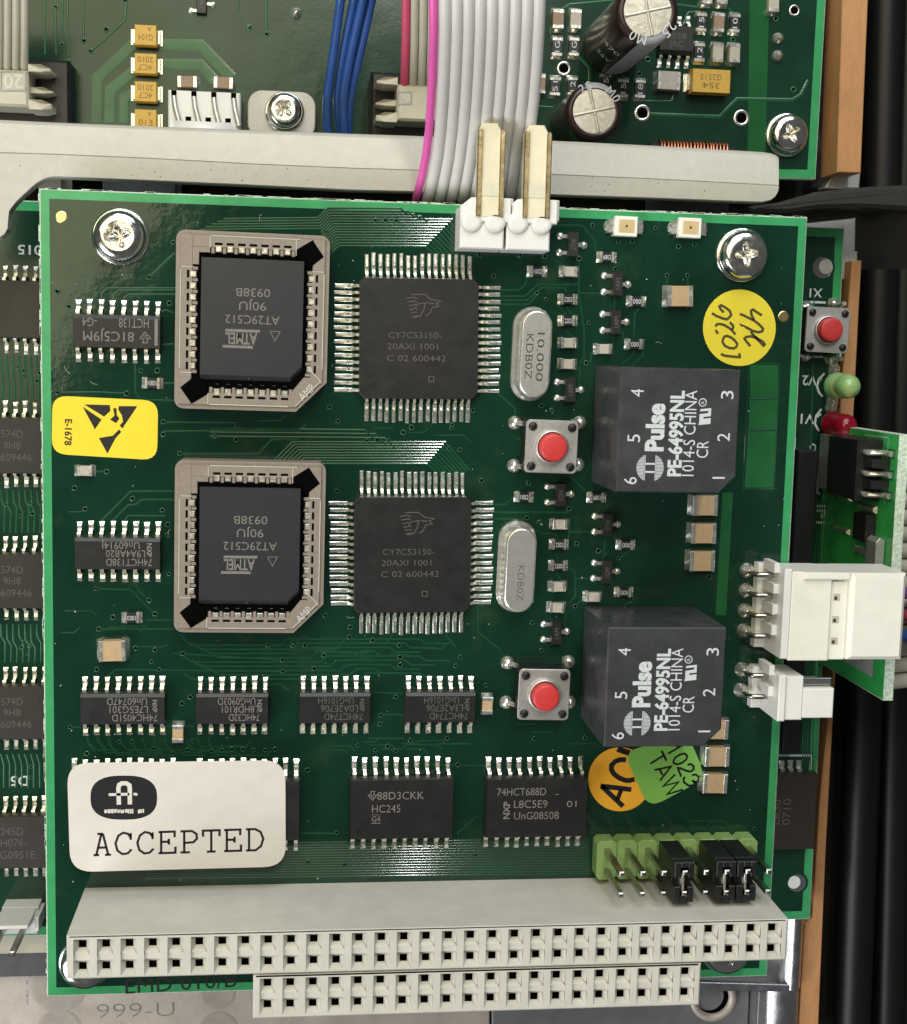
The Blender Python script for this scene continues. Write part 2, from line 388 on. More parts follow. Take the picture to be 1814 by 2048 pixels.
def sot23(board, px, py, z=0.0, flip=False):
    def mk():
        b = MB(); x, y = .68, 1.45
        def rect(d, z): return [(-x + d, -y + d, z), (x - d, -y + d, z), (x - d, y - d, z), (-x + d, y - d, z)]
        b.loft([rect(.08, .1), rect(0, .55), rect(.1, 1.0)], 0, False)
        t = MB(); t.box(-.22, 0, .05, .22, .75, .3, .05)
        t.lathe([(.46, 0), (.44, .1), (.30, .24), (.08, .30)], 10, (0, .82, 0), 0)
        return b.mesh('transistor', 'chip'), t.mesh('lead', 'solder')
    b, t = cached('sot', mk)
    p = at(px, py, z); o = link('transistor', b, board, tuple(p), math.pi if flip else R_(rng.uniform(-2, 2)))
    for x, y, r in ((-.6, .95, 90), (-.6, -.95, 90), (.6, 0, -90)): sub('lead', t, o, (x, y, 0), R_(r))
    mb = MB(); put(mb, rng.choice(('1AM', '1GW', '2TW')), 0, 0, 1.006, .6, 1.3, 90); sub('lettering', mb.mesh('lettering', 'laser_dim'), o)
    return o
def qfp(board, px, py, label):
    p = at(px, py); S = 7.0; H = 1.55
    def mk():
        b = MB(); c = .55
        def oct_(d, z):
            s = S - d; k = c
            return [(-s + k, -s, z), (s - k, -s, z), (s, -s + k, z), (s, s - k, z), (s - k, s, z), (-s + k, s, z), (-s, s - k, z), (-s, -s + k, z)]
        b.loft([oct_(.12, .15), oct_(0, .8), oct_(.12, H - .02), oct_(.15, H)], 0, False)
        return b.mesh('controller_chip', 'chip')
    o = link('controller_chip', cached('qfp', mk), board, tuple(p), R_(0.8), label=label)
    def pinm():
        mb = MB(); w = .34
        prof = [(S - .05, .85), (S + .28, .85), (S + .5, .25), (S + .7, .16), (S + 1.15, .15)]
        rings = [[(-w / 2, y, z), (w / 2, y, z), (w / 2, y, max(.02, z - .15)), (-w / 2, y, max(.02, z - .15))] for y, z in prof]
        mb.loft([r[::-1] for r in rings], 0, False)
        pw = .5
        vs = [(-pw / 2, S + .55, 0), (pw / 2, S + .55, 0), (pw / 2, S + 2.75, 0), (-pw / 2, S + 2.75, 0), (-pw / 2 + .12, S + .8, .12), (pw / 2 - .12, S + .8, .12), (pw / 2 - .12, S + 1.3, .2), (-pw / 2 + .12, S + 1.3, .2), (pw / 2 - .13, S + 2.65, .09), (-pw / 2 + .13, S + 2.65, .09)]
        mb.add(vs, [(0, 1, 5, 4), (4, 5, 6, 7), (7, 6, 8, 9), (9, 8, 2, 3), (1, 2, 8, 6), (1, 6, 5), (3, 0, 4, 7), (3, 7, 9)], 1, False)
        return mb.mesh('pin', ['tin', 'solder'])
    pm = cached('qfpin', pinm)
    for a in range(4):
        for i in range(16):
            t = (i - 7.5) * .8; r = a * math.pi / 2
            sub('pin', pm, o, (t * math.cos(r), t * math.sin(r), 0), r + rng.uniform(-.004, .004)).scale = (rng.uniform(.88, 1.08), rng.uniform(.985, 1.015), 1)
    mb = MB(); z = H + .006
    for s, x, y, h, w in (('CY7C53150-', -.5, -.35 + .75, .72, 6.1), ('20AXI 1001', -.75, -1.0 + .1, .72, 5.9), ('C 02 600442', -.3, -2.25, .72, 6.9)): put(mb, s, x, y, z, h, w, 0, -.006)
    mb.line([(1.15, -4.35), (1.75, -4.35), (1.75, -4.95), (1.15, -4.95), (1.15, -4.35)], .09, z)
    # bird-head emblem made of swept strokes
    for k in range(6): mb.line([(-1.5 + .12 * k, 4.6 - .42 * k), (-.7 + .1 * k, 4.75 - .42 * k), (-.25, 4.55 - .40 * k)], .10, z)
    mb.line([(-1.0, 5.05), (.6, 5.1), (1.4, 4.5), (2.5, 4.35), (1.9, 4.05), (2.3, 3.75), (1.5, 3.6), (1.2, 2.9), (.7, 2.6)], .10, z)
    mb.line([(-.9, 3.2), (-.1, 4.0), (.7, 4.1), (.5, 3.3), (.1, 2.6), (-.7, 2.4)], .10, z); mb.line([(.9, 4.2), (1.3, 4.0), (1.7, 4.1)], .12, z)
    sub('lettering', mb.mesh('lettering', 'laser_dim'), o)
    d = MB(); d.lathe([(.52, .004), (.48, .012), (.40, .006), (.02, .004)], 18, (-5.35, -5.4, H)); sub('pin_one_mark', d.mesh('pin_one_mark', 'ink'), o)
    return o
def plcc_socket(board, x, y, label, chip_label, rz):
    """32-contact carrier socket (part of the board) and the memory chip that is pushed into it"""
    X, Y, H = 8.5, 9.9, 4.4
    p = (x, y, 0.0)
    def mk():
        b = MB()
        out = rrect(-X, -Y, X, Y, 1.0, 4)
        out = [q for q in out if not (q[0] > X - 3.2 and q[1] < -Y + 3.2)]
        # chamfered pin-one corner goes where the rounded one was (end of list is that corner)
        out += [(X - 3.4, -Y), (X, -Y + 3.4)]
        n = len(out); inn = []
        ix, iy = 7.25, 8.65
        lip = [(q[0] * (X - .55) / X, q[1] * (Y - .55) / Y) for q in out]
        b.prism(out, 0.5, H - .25, 0, 0)
        # main walls as four bars round the well, tops 0.1 mm above the rim step
        wx, wy = 6.0, 7.35
        z0, z1 = .5, H
        b.prism([(-X + .5, -Y + .5), (-X + .5, Y - .5), (-wx - .65, Y - .5), (-wx - .65, -Y + .5)], z0, z1, .05)
        b.prism([(wx + .65, -Y + 3.2), (wx + .65, Y - .5), (X - .5, Y - .5), (X - .5, -Y + 3.2)], z0, z1, .05)
        b.prism([(-wx - .65, Y - .5), (wx + .65, Y - .5), (wx + .65, wy + .75), (-wx - .65, wy + .75)], z0, z1, .05)
        b.prism([(-wx - .65, -Y + .5), (wx - .8, -Y + .5), (wx - .8, -wy - .75), (-wx - .65, -wy - .75)], z0, z1, .05)
        # solid corners: upper left block, pin-one corner plate
        b.prism([(-wx - .65, Y - 2.55), (-wx - .65, wy + .75), (-4.75, wy + .75), (-4.75, wy + .15), (-wx + .05, wy + .15), (-wx + .05, Y - 2.55 - 1.2), (-wx - .65, Y - 2.55 - 1.2)], z0, z1, .04)
        b.prism([(4.6, -Y + .5), (X - 3.5, -Y + .5), (X - .5, -Y + 3.5), (X - .5, -6.0), (wx + .5, -6.0), (wx - .1, -6.0), (4.6, -wy - .3)], z0, z1 + .02, .05)
        # comb teeth between the contacts
        for i in range(8):
            t = (i - 3.5) * 1.27
            for s in (1, -1): b.box(t - .19, s * (wy + .05), 1, t + .19, s * (wy + 1.0), H - .12, .05); b.box(t - .33, s * (wy + .42), 1, t + .33, s * (wy + .9), H - .2, .05)
        for i in range(10):
            t = (i - 4.5) * 1.27
            for s in (1, -1): b.box(s * (wx + .05), t - .19, 1, s * (wx + .9), t + .19, H - .12, .05); b.box(s * (wx + .36), t - .33, 1, s * (wx + .8), t + .33, H - .2, .05)
        # thin witness lines of the moulding, their caught light put into a paler colour
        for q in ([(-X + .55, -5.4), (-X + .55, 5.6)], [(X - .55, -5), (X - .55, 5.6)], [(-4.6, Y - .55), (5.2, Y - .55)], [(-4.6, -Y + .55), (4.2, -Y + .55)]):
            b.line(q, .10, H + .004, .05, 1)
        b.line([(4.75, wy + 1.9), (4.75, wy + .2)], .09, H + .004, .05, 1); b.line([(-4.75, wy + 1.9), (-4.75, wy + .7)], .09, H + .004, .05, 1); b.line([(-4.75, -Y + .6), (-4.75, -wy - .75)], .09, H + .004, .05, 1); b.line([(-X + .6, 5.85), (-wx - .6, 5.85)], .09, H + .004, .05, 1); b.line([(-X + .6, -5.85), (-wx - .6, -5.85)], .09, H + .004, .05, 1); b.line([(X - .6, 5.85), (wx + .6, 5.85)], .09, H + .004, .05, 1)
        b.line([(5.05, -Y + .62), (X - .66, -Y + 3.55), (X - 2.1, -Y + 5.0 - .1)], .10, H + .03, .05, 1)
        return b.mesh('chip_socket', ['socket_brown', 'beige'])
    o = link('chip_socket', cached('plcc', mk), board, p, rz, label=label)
    def well():
        # dark well: the opening, with a diagonal extraction slot at two corners
        b = MB(); wx, wy = 6.62, 8.05
        b.prism([(-wx, -wy), (wx, -wy), (wx, wy), (-wx, wy)], H - .21, H - .2, 0)
        return b.mesh('well', 'void')
    def slot(sg):
        b = MB(); pts = [(4.75, 8.2), (6.55, 9.35), (7.85, 7.55), (6.3, 6.25), (5.2, 6.9)]
        b.prism([(sg * a, sg * c) for a, c in pts], H + .015, H + .03, 0)
        return b.mesh('slot', 'void')
    sub('well', cached('pwell', well), o); sub('extraction_slot', cached('ps1', lambda: slot(1)), o); sub('extraction_slot', cached('ps-1', lambda: slot(-1)), o)
    def con():
        b = MB(); b.box(-.34, 0, 1.5, .34, .74, H + .03, .10); return b.mesh('contact', 'tin')
    cm = cached('pcon', con)
    def sl():
        b = MB(); b.box(-.42, .80, H - .1, .42, 1.06, H + .008); b.box(-.42, -.5, H - .2, .42, -.02, H - .05); return b.mesh('contact_slot', 'void')
    sm_ = cached('pcsl', sl)
    for i in range(7):
        t = (i - 3) * 1.27
        for nm_, me_ in (('contact', cm), ('contact_slot', sm_)): sub(nm_, me_, o, (t, 7.55, 0)); sub(nm_, me_, o, (t, -7.55, 0), math.pi)
    for i in range(9):
        t = (i - 4) * 1.27
        [(sub(nm_, me_, o, (6.2, t, 0), -math.pi / 2), sub(nm_, me_, o, (-6.2, t, 0), math.pi / 2)) for nm_, me_ in (('contact', cm), ('contact_slot', sm_))]
    mb = MB(); put(mb, 'AMP', 6.25, -7.65, H + .05, .85, 2.0, 45, .0); sub('lettering', mb.mesh('lettering', 'beige'), o)
    # the chip itself can be pulled out of the socket: a thing of its own
    cx, cy = 5.72, 7.0
    def chip():
        b = MB(); k = 1.3
        def pg(d, yb, z): return [(-cx + d, -cy + yb, z), (cx - k, -cy + yb, z), (cx - d, -cy + max(yb, 0) + k, z), (cx - d, cy - d, z), (-cx + d, cy - d, z)]
        b.loft([pg(.15, .15, 2.2), pg(0, 0, 3.7), pg(.05, .95, 4.75), pg(.07, 1.0, 4.78)], 0, False)
        return b.mesh('memory_chip', 'chip_blue')
    c = tag(link('memory_chip', cached('plchip', chip), None, p, rz), chip_label, 'memory chip', 'socketed memory chips')
    def jl():
        b = MB(); b.box(-.25, 0, 2.0, .25, .34, 4.25, .1); return b.mesh('pin', 'tin')
    jm = cached('jlead', jl)
    for i in range(7):
        t = (i - 3) * 1.27; sub('pin', jm, c, (t, 6.98, 0)); sub('pin', jm, c, (t, -6.98, 0), math.pi)
    for i in range(9):
        t = (i - 4) * 1.27; sub('pin', jm, c, (5.7, t, 0), -math.pi / 2); sub('pin', jm, c, (-5.7, t, 0), math.pi / 2)
    mb = MB(); z = 4.787
    for s, X_, Y_, h, w in (('0938B', .05, 3.25, .95, 3.8), ('90JU', .05, 1.75, .95, 3.0), ('AT29C512', .05, .25, .95, 6.0)): put(mb, s, X_, Y_, z, h, w, 180, -.004)
    mb.line([(2.05, -.95), (3.15, -.95), (2.6, -2.0), (2.05, -.95)], .07, z)
    mb.prism([(-2.9, -.85), (.95, -.85), (.85, -1.15), (-2.95, -1.15)], z - .01, z); mb.prism([(-3.2, -2.65), (.1, -2.65), (.2, -2.95), (-3.2, -2.95)], z - .01, z)
    put(mb, 'ATMEL', -1.15, -1.9, z, 1.25, 3.5, 180, .02)
    sub('lettering', mb.mesh('lettering', 'laser'), c)
    d = MB(); d.lathe([(.26, .0), (.24, .02), (.02, .01)], 12, (-.1, -6.25, 4.5)); sub('pin_one_mark', d.mesh('pin_one_mark', 'ink'), c)
    return o
def push_button(board, px, py, z, label, blobs):
    p = at(px, py, z + 3.5); p.z = z
    def mk():
        b = MB(); b.box(-3.0, -3.0, .1, 3.0, 3.0, 3.25, .1, 0)
        return b.mesh('push_button', 'black_plastic')
    o = link('push_button', cached('pb', mk), board, tuple(p), R_(-1), label=label)
    def plate():
        b = MB(); b.prism(rrect(-3.1, -3.1, 3.1, 3.1, .5, 3), 3.27, 3.55, .08)
        b.lathe([(2.0, 3.55), (2.0, 3.95), (1.85, 4.1), (1.72, 4.1), (1.7, 3.6), (1.0, 3.6)], 28); return b.mesh('cover_plate', 'steel_matt')
    sub('cover_plate', cached('pbp', plate), o)
    def cap():
        b = MB(); b.lathe([(1.62, 3.5), (1.62, 5.0), (1.55, 5.15), (1.3, 5.22), (.05, 5.24)], 28); return b.mesh('button_cap', 'red_button')
    sub('button_cap', cached('pbc', cap), o)
    def riv():
        b = MB(); b.lathe([(.52, 3.5), (.5, 3.72), (.36, 3.82), (.05, 3.84)], 14); return b.mesh('rivet', 'black_plastic')
    for sx in (-1, 1):
        for sy in (-1, 1): sub('rivet', cached('pbr', riv), o, (sx * 2.32, sy * 2.32, 0))
    for bx, by in blobs:
        q = at(bx, by, z + .4); s = 1 if q.x > p.x else -1
        b = MB(); b.lathe([(.85, 0), (.8, .3), (.55, .75), (.15, .95)], 14, (q.x - p.x, q.y - p.y, 0))
        b.tube([(q.x - p.x, q.y - p.y, .5), (s * 3.4, q.y - p.y, .9), (s * 3.05, q.y - p.y, 1.4)], .32, 8)
        sub('terminal', b.mesh('terminal', 'solder'), o, (0, 0, 0), R_(1))
    return o
def crystal(board, px, py, label, text):
    p = at(px, py)
    def mk():
        b = MB()
        def ring(w, h, z): return [(a, c, z) for a, c in stadium(w, h)]
        b.loft([ring(4.5, 11.0, .1), ring(4.6, 11.1, .35), ring(4.6, 11.1, .6), ring(4.05, 10.5, .75), ring(3.75, 10.2, 1.1), ring(3.7, 10.15, 3.3), ring(3.5, 9.95, 3.55), ring(3.2, 9.65, 3.62)], 0, True)
        return b.mesh('crystal_can', 'can')
    o = link('crystal_can', cached('xt', mk), board, tuple(p), R_(-1.2), label=label)
    if text:
        mb = MB(); put(mb, '10.000', .55, -.3, 3.626, .85, 5.6, -90); put(mb, 'KDB0Z', -.75, -.3, 3.626, .85, 5.2, -90); sub('lettering', mb.mesh('lettering', 'dark_pin'), o)
    else:
        mb = MB(); put(mb, 'KDB0Z', .1, -1.5, 3.626, .8, 4.2, -90, -.012); sub('lettering', mb.mesh('lettering', 'steel'), o)
    return o
def transformer(board, x, y, label):
    W_, H_, Z = 13.62, 13.77, 13.19
    def mk():
        b = MB(); c = 2.0
        b.prism([(0, 0), (W_ - c, 0), (W_, c), (W_, H_), (0, H_)], .3, Z, .16)
        return b.mesh('transformer', 'transformer')
    o = link('transformer', cached('tr', mk), board, (x, y - H_, 0.0), 0.0, label=label)
    mb = MB(); z = Z + .006
    # every line reads up the board
    for s, X_, Y_, h, w, bo in (('6', 1.55, 1.3, 1.45, .8, 0), ('5', 1.75, 6.0, 1.45, .85, 0), ('4', 1.95, 11.0, 1.45, .85, 0), ('1', 11.6, 1.75, 1.45, .2, 0), ('2', 11.95, 6.3, 1.45, .9, 0), ('3', 12.15, 11.0, 1.45, .9, 0),
                                ('Pulse', 4.1, 7.25, 1.95, 5.3, .045), ('PE-64995NL', 6.5, 6.6, 1.5, 9.5, .035), ('1014-S CHINA', 8.05, 6.65, 1.35, 9.5, 0), ('CR', 9.6, 4.9, 1.35, 1.9, 0)):
        put(mb, s, X_, Y_, z, h, w, 90, bo)
    # recognised-component mark with its small registered sign
    mb.prism([(9.0, 7.6), (10.4, 7.75), (10.4, 8.4), (9.55, 8.3), (9.55, 8.5), (10.4, 8.6), (10.4, 9.5), (9.15, 9.35), (9.15, 9.1), (10.1, 9.2), (10.1, 8.95), (9.1, 8.8), (9.1, 7.9)], z - .01, z)
    mb.line(circ(9.4, 10.1, .42, 16) + [(9.82, 10.1)], .10, z); put(mb, 'R', 9.4, 10.1, z, .38, .3, 90)
    # globe emblem
    cx, cy = 3.75, 2.75
    for k in range(-9, 10):
        dy = k * .16; w = math.sqrt(max(0, 1.55 ** 2 - dy ** 2))
        for a, b_ in ((-w, -.62), (.62, w)):
            if b_ - a > .12: mb.line([(cx + a, cy + dy), (cx + b_, cy + dy)], .10, z)
    mb.line([(cx - .62, cy - 1.4), (cx - .62, cy + 1.4)], .12, z); mb.line([(cx + .62, cy - 1.4), (cx + .62, cy + 1.4)], .12, z)
    mb.line([(cx - .6, cy + .45), (cx + .6, cy + .45)], .2, z); mb.line([(cx - .6, cy - .45), (cx + .6, cy - .45)], .2, z)
    sub('lettering', mb.mesh('lettering', 'print'), o)
    return o
def screw(label, px, py, z, ph, r=2.9, washer=True):
    """pan-head cross-recess screw; px, py is where its head's top shows"""
    t = 2.1
    p = at(px, py, z + t); p.z = z
    o = thing('screw', label, 'screw', tuple(p), 'pan-head screws')
    b = MB(); b.lathe([(r * .98, .35), (r, .7), (r * .985, 1.2), (r * .93, 1.65), (r * .8, 1.98), (r * .60, 2.1), (r * .58, 2.1)], 40, cap=False)
    # recessed cross: ring from the head circle to the star outline, then its walls
    star = []
    n = 40
    for i in range(n):
        a = 2 * math.pi * i / n; k = abs(math.cos(2 * (a - ph))) ** 1.6; q = abs(math.sin(2 * (a - ph))) ** 6
        rr = r * (.20 + .31 * k + .05 * q); star.append((rr * math.cos(a), rr * math.sin(a)))
    ring = [(r * .58 * math.cos(2 * math.pi * i / n), r * .58 * math.sin(2 * math.pi * i / n), 2.1) for i in range(n)]
    b.loft([ring, [(x, y, 2.08) for x, y in star], [(x * .75, y * .75, 1.3) for x, y in star], [(x * .2, y * .2, .9) for x, y in star]], 0, False, True, False)
    b.add([(x * .2, y * .2, .9) for x, y in star], [tuple(range(n))], 0)
    sub('head', b.mesh('head', 'zinc'), o)
    m = MB()
    for i in range(4):
        a = ph + math.pi / 4 + i * math.pi / 2; m.line([(r * .62 * math.cos(a), r * .62 * math.sin(a)), (r * .9 * math.cos(a), r * .9 * math.sin(a))], .1, 2.0 - .0)
    if washer:
        w = MB(); w.lathe([(r * 1.1, 0.0), (r * 1.1, .3), (r * 1.05, .4), (r * .7, .4)], 40, cap=False); sub('washer', w.mesh('washer', 'zinc'), o)
    s = MB(); s.lathe([(1.45, -6), (1.45, .2)], 16); sub('shank', s.mesh('shank', 'zinc'), o)
    return o
def vias(name, pts, parent, z, m1='trace', r=0.33, tilt=None):
    mb = MB()
    for x, y in pts:
        k = rng.uniform(.85, 1.15) * r
        mb.lathe([(k, 0.0), (k * .92, .05), (k * .6, .055), (k * .5, .012)], 10, (x, y, z), 0, True, 1, False)
        mb.sheet(circ(x, y, k * .52, 8), z + .014, 1)
    return mb.build(name, [m1, 'void'], parent, (0, 0, 0), kind='stuff')
def board_slab(parent, pts, z, th, rimw, mask, rimm='rim', name='laminate'):
    mb = MB(); mb.prism(pts, z - th, z, .13, 0, 1, True); o = mb.build(name, ['fibre', rimm], parent)
    if mask:
        a = inset(pts if sum(pts[i][0] * pts[(i + 1) % len(pts)][1] - pts[(i + 1) % len(pts)][0] * pts[i][1] for i in range(len(pts))) > 0 else pts[::-1], rimw)
        mb = MB(); mb.prism(a, z + .001, z + .012, 0.004); mb.build('solder_mask', mask, parent)
    return o
# ================================================================ FRONT BOARD
BW, BH = 89.43, 95.15
front = thing('circuit_board', 'green front circuit board carrying two square black controller chips and two dark transformer blocks', 'circuit board')
board_slab(front, [(0, 0), (BW, 0), (BW, BH), (0, BH)], 0.0, 1.6, 1.1, 'mask')
ZT = 0.012
# ---- copper tracks under the solder mask
tr = MB()
def track(pxs, w=.2, h=.007): tr.line(wpts(pxs, 0), w, ZT, h)
def rtrack(pxs, tilt, w=.22, fl=.34):    # run whose flank, sloped by tilt degrees, is shaped to glint under the strip light
    tr.line(wpts(pxs, 0), w, ZT, fl * w * math.tan(R_(tilt)), 0, [(.5, 0), (.5 - fl, 1), (-.42, 1), (-.5, 0)])
A = crop(0, 380, 3.017); Bq = crop(560, 380, 3.017); Cq = crop(560, 840, 3.017); Dq = crop(0, 780, 3.017); Eq = crop(1000, 400, 3.62); Fq = crop(1000, 820, 3.62); Gq = crop(0, 1280, 3.017); Hq = crop(560, 1300, 2.828); Iq = crop(1100, 1400, 2.535)
for i in range(15):            # upper bus: socket to controller
    y0 = 436 + 5.4 * i; s = 636 + 1.6 * i
    e = 905 - 5.3 * max(0, i - 4) if i > 3 else 800 + 14 * i
    pts = [(375 + 12 * max(0, 6 - i) + (270 if i > 4 else 0), y0 + 2), (s, y0), (s + 20, y0 - 20), (e, y0 - 19)]
    if 4 < i: pts.append((e + 62 - 2.2 * (i - 5), y0 - 19 + 72 - 3.5 * (i - 5)))
    elif i < 4: pts += [(e + 14, y0 - 8)]
    rtrack(pts, 11.2)
for i in range(12):            # lower bus
    y0 = 912 + 5.2 * i; s = 520 + 4 * i; y1 = 868 + 5.4 * i
    e = 905 - 4.6 * i
    rtrack([(395 + 10 * i, y0), (s + 10, y0), (s + 10 + (y0 - y1), y1), (e, y1), (e + 52 - 1.5 * i, y1 + 66 - 3.2 * i)] if i > 2 else [(420, 857 + 8 * i), (730 + 20 * i, 860 + 8 * i), (750 + 20 * i, 880 + 8 * i)], 17.8)
for i in range(9):             # bus under the second socket
    y0 = 1278 + 8.5 * i; a = 366 + 18 * (i % 4); b = 900 - 30 * ((i * 5) % 4)
    track([(a, y0), (a + 18, y0 + 12), (560 + 20 * i, y0 + 12), (574 + 20 * i, y0), (b - 60, y0), (b - 48, y0 + 9), (b, y0 + 9)])
for i in range(14):            # long runs above the edge connector
    y0 = 1684 + 5.3 * i
    rtrack([(575 - 3 * i, y0 + 2), (1180, y0 - 6)] if i < 11 else [(330 - 3 * i, y0 + 5), (1180, y0 - 6)], 28, .18, .16)
for i in range(12):            # fan from below the SOIC row
    x = 175 + 22 * i; track([(x, 1475), (x + 3, 1488), (x + 14, 1500 + (i % 3) * 5), (x + 60 + 9 * (i % 4), 1500 + (i % 3) * 5)], .16)
for c, pts in ((A, [(612, 665), (615, 620), (650, 592), (1060, 592)]), (A, [(680, 665), (690, 630), (715, 605), (1060, 605)]), (A, [(750, 665), (755, 645), (775, 630), (1060, 630)]), (A, [(900, 525), (1055, 380)]), (A, [(350, 1222), (580, 1220), (765, 1228)]),
               (A, [(817, 1050), (817, 1220), (850, 1265), (1060, 1272)]), (A, [(985, 1165), (1060, 1168)]), (A, [(965, 740), (1000, 725), (1050, 745)]), (A, [(965, 935), (1045, 930)]),
               (Dq, [(985, 195), (1430, 200)]), (Dq, [(985, 250), (1800, 245)]), (Dq, [(1085, 385), (1560, 385), (1640, 300), (1810, 298)]), (Dq, [(612, 790), (790, 612), (1050, 612)]), (Dq, [(680, 790), (775, 695), (820, 692), (860, 662), (1050, 662)]), (Dq, [(750, 790), (775, 760), (1000, 760)]),
               (Dq, [(580, 1200), (790, 1205), (910, 1330), (935, 1352)]), (Dq, [(815, 1165), (850, 1225), (900, 1265)]), (Dq, [(595, 1443), (1050, 1443)]), (Dq, [(880, 1388), (1050, 1386)]), (Dq, [(530, 493), (645, 493)]), (Dq, [(1090, 1475), (1145, 1540), (1800, 1540)]),
               (Bq, [(1330, 604), (1440, 604), (1485, 565), (1490, 520)]), (Bq, [(1330, 640), (1480, 640), (1555, 570), (1800, 570)]), (Bq, [(1330, 665), (1490, 665), (1575, 590), (1720, 590), (1730, 620)]), (Bq, [(1330, 690), (1500, 690), (1545, 640)]), (Bq, [(1670, 212), (1805, 212)]), (Bq, [(1310, 1220), (1420, 1320), (1420, 1400)]),
               (Eq, [(350, 185), (595, 185), (690, 300), (690, 370)]), (Eq, [(575, 355), (570, 665), (610, 940), (610, 1140), (570, 1185)]), (Eq, [(570, 675), (730, 675)]), (Eq, [(830, 680), (828, 800)]), (Eq, [(1010, 780), (975, 820), (968, 1000)]), (Eq, [(815, 980), (820, 1040)]), (Eq, [(890, 930), (890, 1010)]), (Eq, [(1040, 1095), (1035, 1125), (950, 1205)]), (Eq, [(965, 1085), (965, 1120), (880, 1190)]), (Eq, [(480, 770), (520, 830)]), (Eq, [(400, 740), (480, 830)]), (Eq, [(480, 940), (530, 1000)]), (Eq, [(575, 1200), (575, 1370)]), (Eq, [(1210, 545), (1210, 630)]), (Eq, [(1358, 545), (1358, 630)]), (Eq, [(660, 1100), (655, 1180)]), (Eq, [(495, 400), (495, 480)]),
               (Fq, [(0, 742), (480, 742), (505, 700)]), (Fq, [(0, 785), (190, 785)]), (Fq, [(500, 882), (650, 882)]), (Fq, [(510, 780), (498, 930)]), (Fq, [(220, 850), (300, 895), (400, 895), (420, 930)]), (Fq, [(760, 900), (750, 1080)]), (Fq, [(830, 870), (830, 940)]), (Fq, [(935, 1020), (865, 1075)]), (Fq, [(500, 1135), (545, 1180), (545, 1350), (490, 1405)]), (Fq, [(550, 1220), (640, 1220)]), (Fq, [(820, 1200), (815, 1270)]), (Fq, [(475, 1470), (470, 1580)]), (Fq, [(970, 1350), (960, 1385), (895, 1415)]), (Fq, [(400, 1040), (425, 1080)]), (Fq, [(410, 1180), (440, 1230)]), (Fq, [(510, 480), (620, 590)]), (Fq, [(0, 685), (35, 685), (75, 650)]), (Fq, [(740, 1240), (745, 1300)]), (Fq, [(590, 1380), (545, 1415)]), (Fq, [(780, 680), (765, 740)]),
               (Gq, [(525, 580), (525, 610), (570, 655)]), (Gq, [(590, 580), (590, 610), (650, 665)]), (Gq, [(655, 580), (655, 630), (720, 690)]), (Gq, [(430, 525), (490, 525)]), (Gq, [(700, 175), (655, 215)]), (Gq, [(700, 178), (1690, 190)]), (Gq, [(1050, 80), (1700, 120)]), (Gq, [(1620, 270), (1700, 265), (1745, 310)]), (Gq, [(1000, 520), (1170, 520)]),
               (Hq, [(890, 530), (1075, 530)]), (Hq, [(850, 650), (1180, 655)]), (Hq, [(120, 1035), (320, 1035)]), (Hq, [(1000, 1040), (1110, 940)]), (Hq, [(560, 365), (700, 365)]), (Hq, [(530, 240), (690, 245)]), (Hq, [(500, 500), (700, 500)]), (Cq, [(1195, 1120), (1195, 1280), (1330, 1385)]), (Cq, [(1000, 1295), (1060, 1370)]), (Cq, [(680, 1295), (640, 1345), (420, 1345)]), (Cq, [(0, 1385), (330, 1385), (420, 1300)]), (Cq, [(1290, 510), (1355, 510), (1400, 470)]), (Cq, [(1290, 556), (1740, 556)]), (Cq, [(1290, 596), (1480, 596)])):
    track(c(*pts))
for x0, y0, x1, y1, n in ((380, 1490, 560, 1512, 6), (600, 1480, 820, 1500, 5), (690, 1480, 900, 1500, 4), (600, 1290, 900, 1330, 8), (1000, 1440, 1160, 1490, 3), (160, 1240, 340, 1340, 4), (390, 840, 620, 905, 5), (740, 855, 950, 900, 4), (1170, 1640, 1500, 1660, 3), (110, 980, 145, 1500, 3)):
    for _ in range(n):
        x, y = rng.uniform(x0, x1), rng.uniform(y0, y1); l = rng.uniform(20, 70); d = rng.choice((-1, 1)) * rng.uniform(4, 14)
        track([(x, y), (x + l, y), (x + l + abs(d), y + d)], .15, .006)
tr.build('copper_tracks', 'trace', front, kind='stuff')
vp = []
